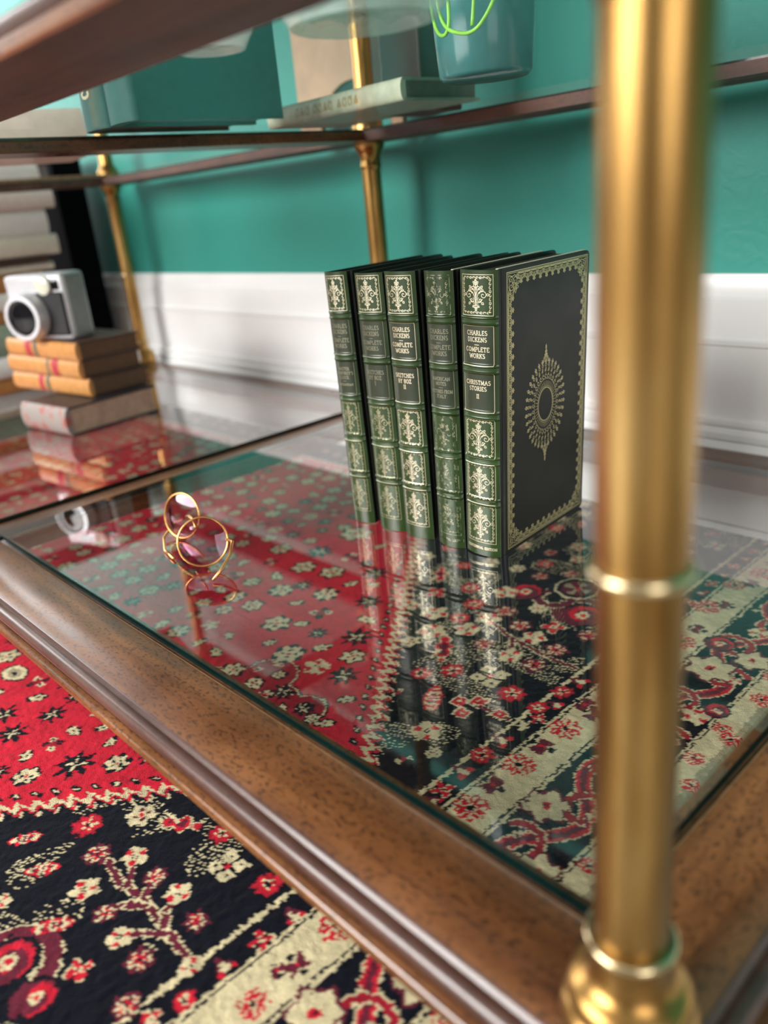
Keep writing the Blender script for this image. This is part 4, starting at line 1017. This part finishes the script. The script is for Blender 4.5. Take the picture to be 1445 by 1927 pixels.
# eyeglasses lying on the pane
def lens_tint():
    m, nt, b = new_mat('rose_lens'); nodes = nt.nodes
    out = nodes['Material Output']; tr = nd(nt, 'ShaderNodeBsdfTransparent'); tr.inputs['Color'].default_value = (0.90, 0.76, 0.80, 1)
    gl = nd(nt, 'ShaderNodeBsdfGlossy'); gl.inputs['Roughness'].default_value = 0.02; gl.inputs['Color'].default_value = (0.95, 0.85, 1.0, 1)
    lw = nd(nt, 'ShaderNodeLayerWeight'); lw.inputs['Blend'].default_value = 0.22; mx = nodes.new('ShaderNodeMixShader')
    nt.links.new(lw.outputs['Fresnel'], mx.inputs[0]); nt.links.new(tr.outputs[0], mx.inputs[1]); nt.links.new(gl.outputs[0], mx.inputs[2]); nt.links.new(mx.outputs[0], out.inputs[0]); nodes.remove(b); return m
M['lens_tint'] = lens_tint(); M['gold_wire'] = simple('gold_wire', (0.80, 0.42, 0.14), 0.25, 0.9, 60, 0.1)
eg = tag(empty('eyeglasses'), 'gold rimmed eyeglasses with round rose lenses lying on the lower glass left of the books', 'glasses')
def lens(c, n, up, r):
    n = Vector(n).normalized(); up = Vector(up); up = (up - n * up.dot(n)).normalized(); rt = up.cross(n); c = Vector(c)
    loop = [c + (rt * math.cos(a) * r * 1.03 + up * math.sin(a) * r) for a in [2 * PI * k / 40 for k in range(41)]]
    rim = MB().tube(loop, 0.00085, 8, caps=False).build('rim', M['gold_wire'], eg, smooth=2)
    q = MB(); rings = []
    for f, d in ((0, .0022), (.35, .0019), (.7, .0011), (1, 0)): rings.append([c + (rt * math.cos(a) * 1.03 + up * math.sin(a)) * r * f * .985 + n * d for a in [2 * PI * k / 40 for k in range(40)]])
    vs = [v for R in rings for v in R] + [v - n * .0012 for R in rings for v in R]; N = 40; fs = []
    for o_ in (0, 4 * N):
        for j in range(3): fs += [(o_ + j * N + k, o_ + j * N + (k + 1) % N, o_ + (j + 1) * N + (k + 1) % N, o_ + (j + 1) * N + k) for k in range(N)]
    fs += [(3 * N + k, 3 * N + (k + 1) % N, 7 * N + (k + 1) % N, 7 * N + k) for k in range(N)]
    q.add(vs, fs); q.build('lens', M['lens_tint'], eg, smooth=1)
    return c, rt, up
rL = 0.0192
n1, n2 = (0.70, -0.60, 0.40), (0.62, -0.74, 0.22)
c1, r1, u1 = lens((-0.5360, 0.2830, 0.0210), n1, (-0.35, 0.0, 1), rL)
c2, r2, u2 = lens((-0.6030, 0.3035, 0.0210), (0.30, -0.92, 0.25), (-0.9, 0.0, 1), rL)
MB().tube([(-0.5520, 0.2880, 0.0275), (-0.5640, 0.2930, 0.0300), (-0.5770, 0.2970, 0.0285), (-0.5862, 0.2990, 0.0255)], 0.0012, 8).build('bridge', M['gold_wire'], eg, smooth=2)
MB().tube([(-0.5190, 0.2940, 0.0230), (-0.5130, 0.2960, 0.0225), (-0.5080, 0.2890, 0.0150), (-0.5060, 0.2790, 0.0070), (-0.5050, 0.2690, 0.0020)], 0.0012, 8).build('temple', M['gold_wire'], eg, smooth=2)
MB().tube([(-0.6160, 0.3100, 0.0120), (-0.6230, 0.3060, 0.0090), (-0.6130, 0.2880, 0.0035), (-0.5900, 0.2760, 0.0020), (-0.5680, 0.2720, 0.0020)], 0.0012, 8).build('temple', M['gold_wire'], eg, smooth=2)
MB().lathe([(0.0, -0.0015), (0.0022, -0.0008), (0.0022, 0.0008), (0, 0.0015)], 12, (-0.5620, 0.2900, 0.0240)).build('nose_pad', M['pearl'], eg, smooth=1)

# ------------------------------------------------------------------ things on the upper shelf
ZU = 0.3355
b = lying_book(0.206, 0.100, 0.0185, M['sage'], M['sage_spine'], M['grey_pages'], letters=('~=~ ~~=~ =~~=', 0.009, M['sage_dark'], 0.10))
put(b, -0.757, 0.563, ZU, -2); tag(b, 'faded sage green book lying flat on the upper glass in front of the brass post', 'book')
M['teal_cloth'] = cloth('dark_teal_cloth', (0.010, 0.075, 0.064), 0.7); M['teal_gilt'] = simple('gilt_letters', (0.46, 0.42, 0.26), 0.5, 0.3)
def standing_book(t, D, H, m, title):
    root = lying_book(H, D, t, m, m, M['page_dark'], letters=(title, t * .33, M['teal_gilt'], 0.072)); return root
for k, (x, title, lab) in enumerate(((-0.6640, '=~~=~=', 'dark teal cloth book standing upright on the upper shelf, nearer the sage book'), (-0.7115, '~=~~==~', 'dark teal cloth book standing upright on the upper shelf, farther from the sage book'))):
    b = standing_book(0.046, 0.150, 0.225, M['teal_cloth'], title)
    b.location = (x, 0.362, ZU); b.rotation_euler = (0, math.radians(-90), 0)
    tag(b, lab, 'book', 'teal books standing on the upper shelf')
M['kraft'] = simple('pale_wood', (0.42, 0.27, 0.16), 0.6, 0, 30, 0.12); M['dark_wood'] = simple('dark_wood', (0.045, 0.032, 0.024), 0.5, 0, 30, 0.2)
# a board with a round arch cut from it
xa, xb_, hz, rr = -0.942, -0.748, 0.150, 0.066; cx_ = -0.834
out = [(xa, 0)] + [(cx_ - rr * math.cos(a), rr * .95 * math.sin(a)) for a in [PI * k / 20 for k in range(21)]] + [(xb_, 0), (xb_, hz), (xa, hz)]
q = MB(); n = len(out); q.add([(x, 0.7530, 0.3342 + z) for x, z in out] + [(x, 0.7610, 0.3342 + z) for x, z in out], [tuple(range(n)), tuple(range(2 * n - 1, n - 1, -1))] + [(k, (k + 1) % n, n + (k + 1) % n, n + k) for k in range(n)])
tag(q.build('arched_panel', M['kraft'], bevel=0.0012), 'pale wooden panel with a round arch cut out, behind the brass post', 'ornament')
bk = tag(empty('dark_box', (0, 0, 0)), 'dark brown wooden box standing behind the right end of the sage book', 'box')
MB().box((-0.668, 0.645, ZU), (-0.612, 0.705, ZU + 0.100)).build('body', M['dark_wood'], bk, bevel=0.002); MB().box((-0.670, 0.643, ZU + 0.1005), (-0.610, 0.707, ZU + 0.118)).build('lid', M['dark_wood'], bk, bevel=0.002)
# planter with a trailing vine
M['glaze'] = simple('teal_glaze', (0.05, 0.17, 0.17), 0.15, 0, 40, 0.15); M['vine'] = simple('vine_green', (0.22, 0.55, 0.06), 0.4, 0, 90, 0.2); M['soil'] = simple('soil', (0.03, 0.02, 0.015), 0.9)
pl = tag(empty('planter'), 'teal glazed planter with loops of a bright green vine, on the upper glass', 'planter')
pc = (-0.440, 0.535)
MB().lathe([(0.0, 0), (0.032, 0), (0.035, 0.003), (0.0385, 0.05), (0.041, 0.105), (0.0425, 0.118), (0.0425, 0.124), (0.040, 0.124), (0.038, 0.105), (0.034, 0.012), (0.0, 0.010)], 56, (*pc, ZU)).build('pot', M['glaze'], pl, smooth=0.8)
MB().lathe([(0.0, 0.106), (0.0383, 0.106), (0.0383, 0.101), (0, 0.101)], 40, (*pc, ZU)).build('soil', M['soil'], pl)
def vine(pts):
    P = [Vector(p) for p in pts]; out = []
    for i in range(len(P) - 1):
        p0, p1, p2, p3 = P[max(i - 1, 0)], P[i], P[i + 1], P[min(i + 2, len(P) - 1)]
        for k in range(8):
            t = k / 8; out.append(0.5 * ((2 * p1) + (p2 - p0) * t + (2 * p0 - 5 * p1 + 4 * p2 - p3) * t * t + (3 * p1 - p0 - 3 * p2 + p3) * t ** 3))
    out.append(P[-1]); MB().tube(out, 0.0013, 8).build('vine', M['vine'], pl, smooth=2)
vine([(-0.4470, 0.5130, 0.4475), (-0.4390, 0.4810, 0.4635), (-0.4250, 0.4650, 0.4155), (-0.4150, 0.4600, 0.3675), (-0.3970, 0.4570, 0.3540), (-0.3790, 0.4570, 0.3555), (-0.3670, 0.4650, 0.3795), (-0.3690, 0.4850, 0.4255), (-0.3890, 0.5080, 0.4655), (-0.4170, 0.5250, 0.4455)])
vine([(-0.4390, 0.5180, 0.4475), (-0.4250, 0.4830, 0.4615), (-0.4130, 0.4650, 0.4055), (-0.4070, 0.4590, 0.3615), (-0.4180, 0.4610, 0.3575), (-0.4320, 0.4700, 0.3805), (-0.4410, 0.4790, 0.4355), (-0.4470, 0.5030, 0.4575), (-0.4510, 0.5250, 0.4435)])
vine([(-0.4320, 0.5280, 0.4455), (-0.3970, 0.4930, 0.4655), (-0.3870, 0.4700, 0.4155), (-0.3880, 0.4600, 0.3565)])
# milky glass dish with a ruffled rim, and a small porcelain one
def milk():
    m, nt, b = new_mat('milky_glass'); out = nt.nodes['Material Output']
    setp(b, (0.66, 0.76, 0.72), 0.12, 0, spec=0.6)
    tr = nd(nt, 'ShaderNodeBsdfTransparent'); tr.inputs['Color'].default_value = (0.90, 0.96, 0.93, 1); mx = nd(nt, 'ShaderNodeMixShader'); mx.inputs[0].default_value = 0.42
    nt.links.new(tr.outputs[0], mx.inputs[1]); nt.links.new(b.outputs[0], mx.inputs[2]); nt.links.new(mx.outputs[0], out.inputs['Surface']); return m
M['milk'] = milk()
def ruf(n, amp): return lambda r, z, a: (r * (1 + amp * math.cos(n * a) * min(1, z / .03)), z + amp * .06 * math.sin(n * a) * min(1, z / .03))
q = MB(); q.lathe([(0.0, 0.004), (0.028, 0.004), (0.031, 0.0), (0.035, 0.0), (0.038, 0.005), (0.047, 0.012), (0.057, 0.026), (0.064, 0.042), (0.0625, 0.043), (0.055, 0.028), (0.045, 0.015), (0.033, 0.0075), (0.0, 0.007)], 96, (-0.317, 0.2985, ZU), ruffle=ruf(9, 0.09))
tag(q.build('glass_dish', M['milk'], smooth=0.8), 'milky green glass dish with ruffled rim on the upper glass near the front rail', 'dish')
M['porcelain'] = simple('porcelain', (0.82, 0.82, 0.80), 0.15, 0, 60, 0.02)
q = MB(); q.lathe([(0.0, 0.003), (0.014, 0.003), (0.015, 0.0), (0.017, 0.0), (0.020, 0.005), (0.027, 0.016), (0.031, 0.028), (0.0295, 0.0285), (0.025, 0.018), (0.016, 0.0065), (0.0, 0.006)], 64, (-0.392, 0.262, ZU), ruffle=ruf(7, 0.05))
tag(q.build('porcelain_bowl', M['porcelain'], smooth=0.8), 'small white porcelain bowl behind the walnut front rail of the upper shelf', 'bowl')
b = lying_book(0.14, 0.10, 0.05, M['cream_cloth'], M['cream_cloth'], M['grey_pages']); put(b, -1.010, 0.330, ZU, 78); tag(b, 'thick cream book lying on the upper shelf beyond the crossbar, at far left', 'book')
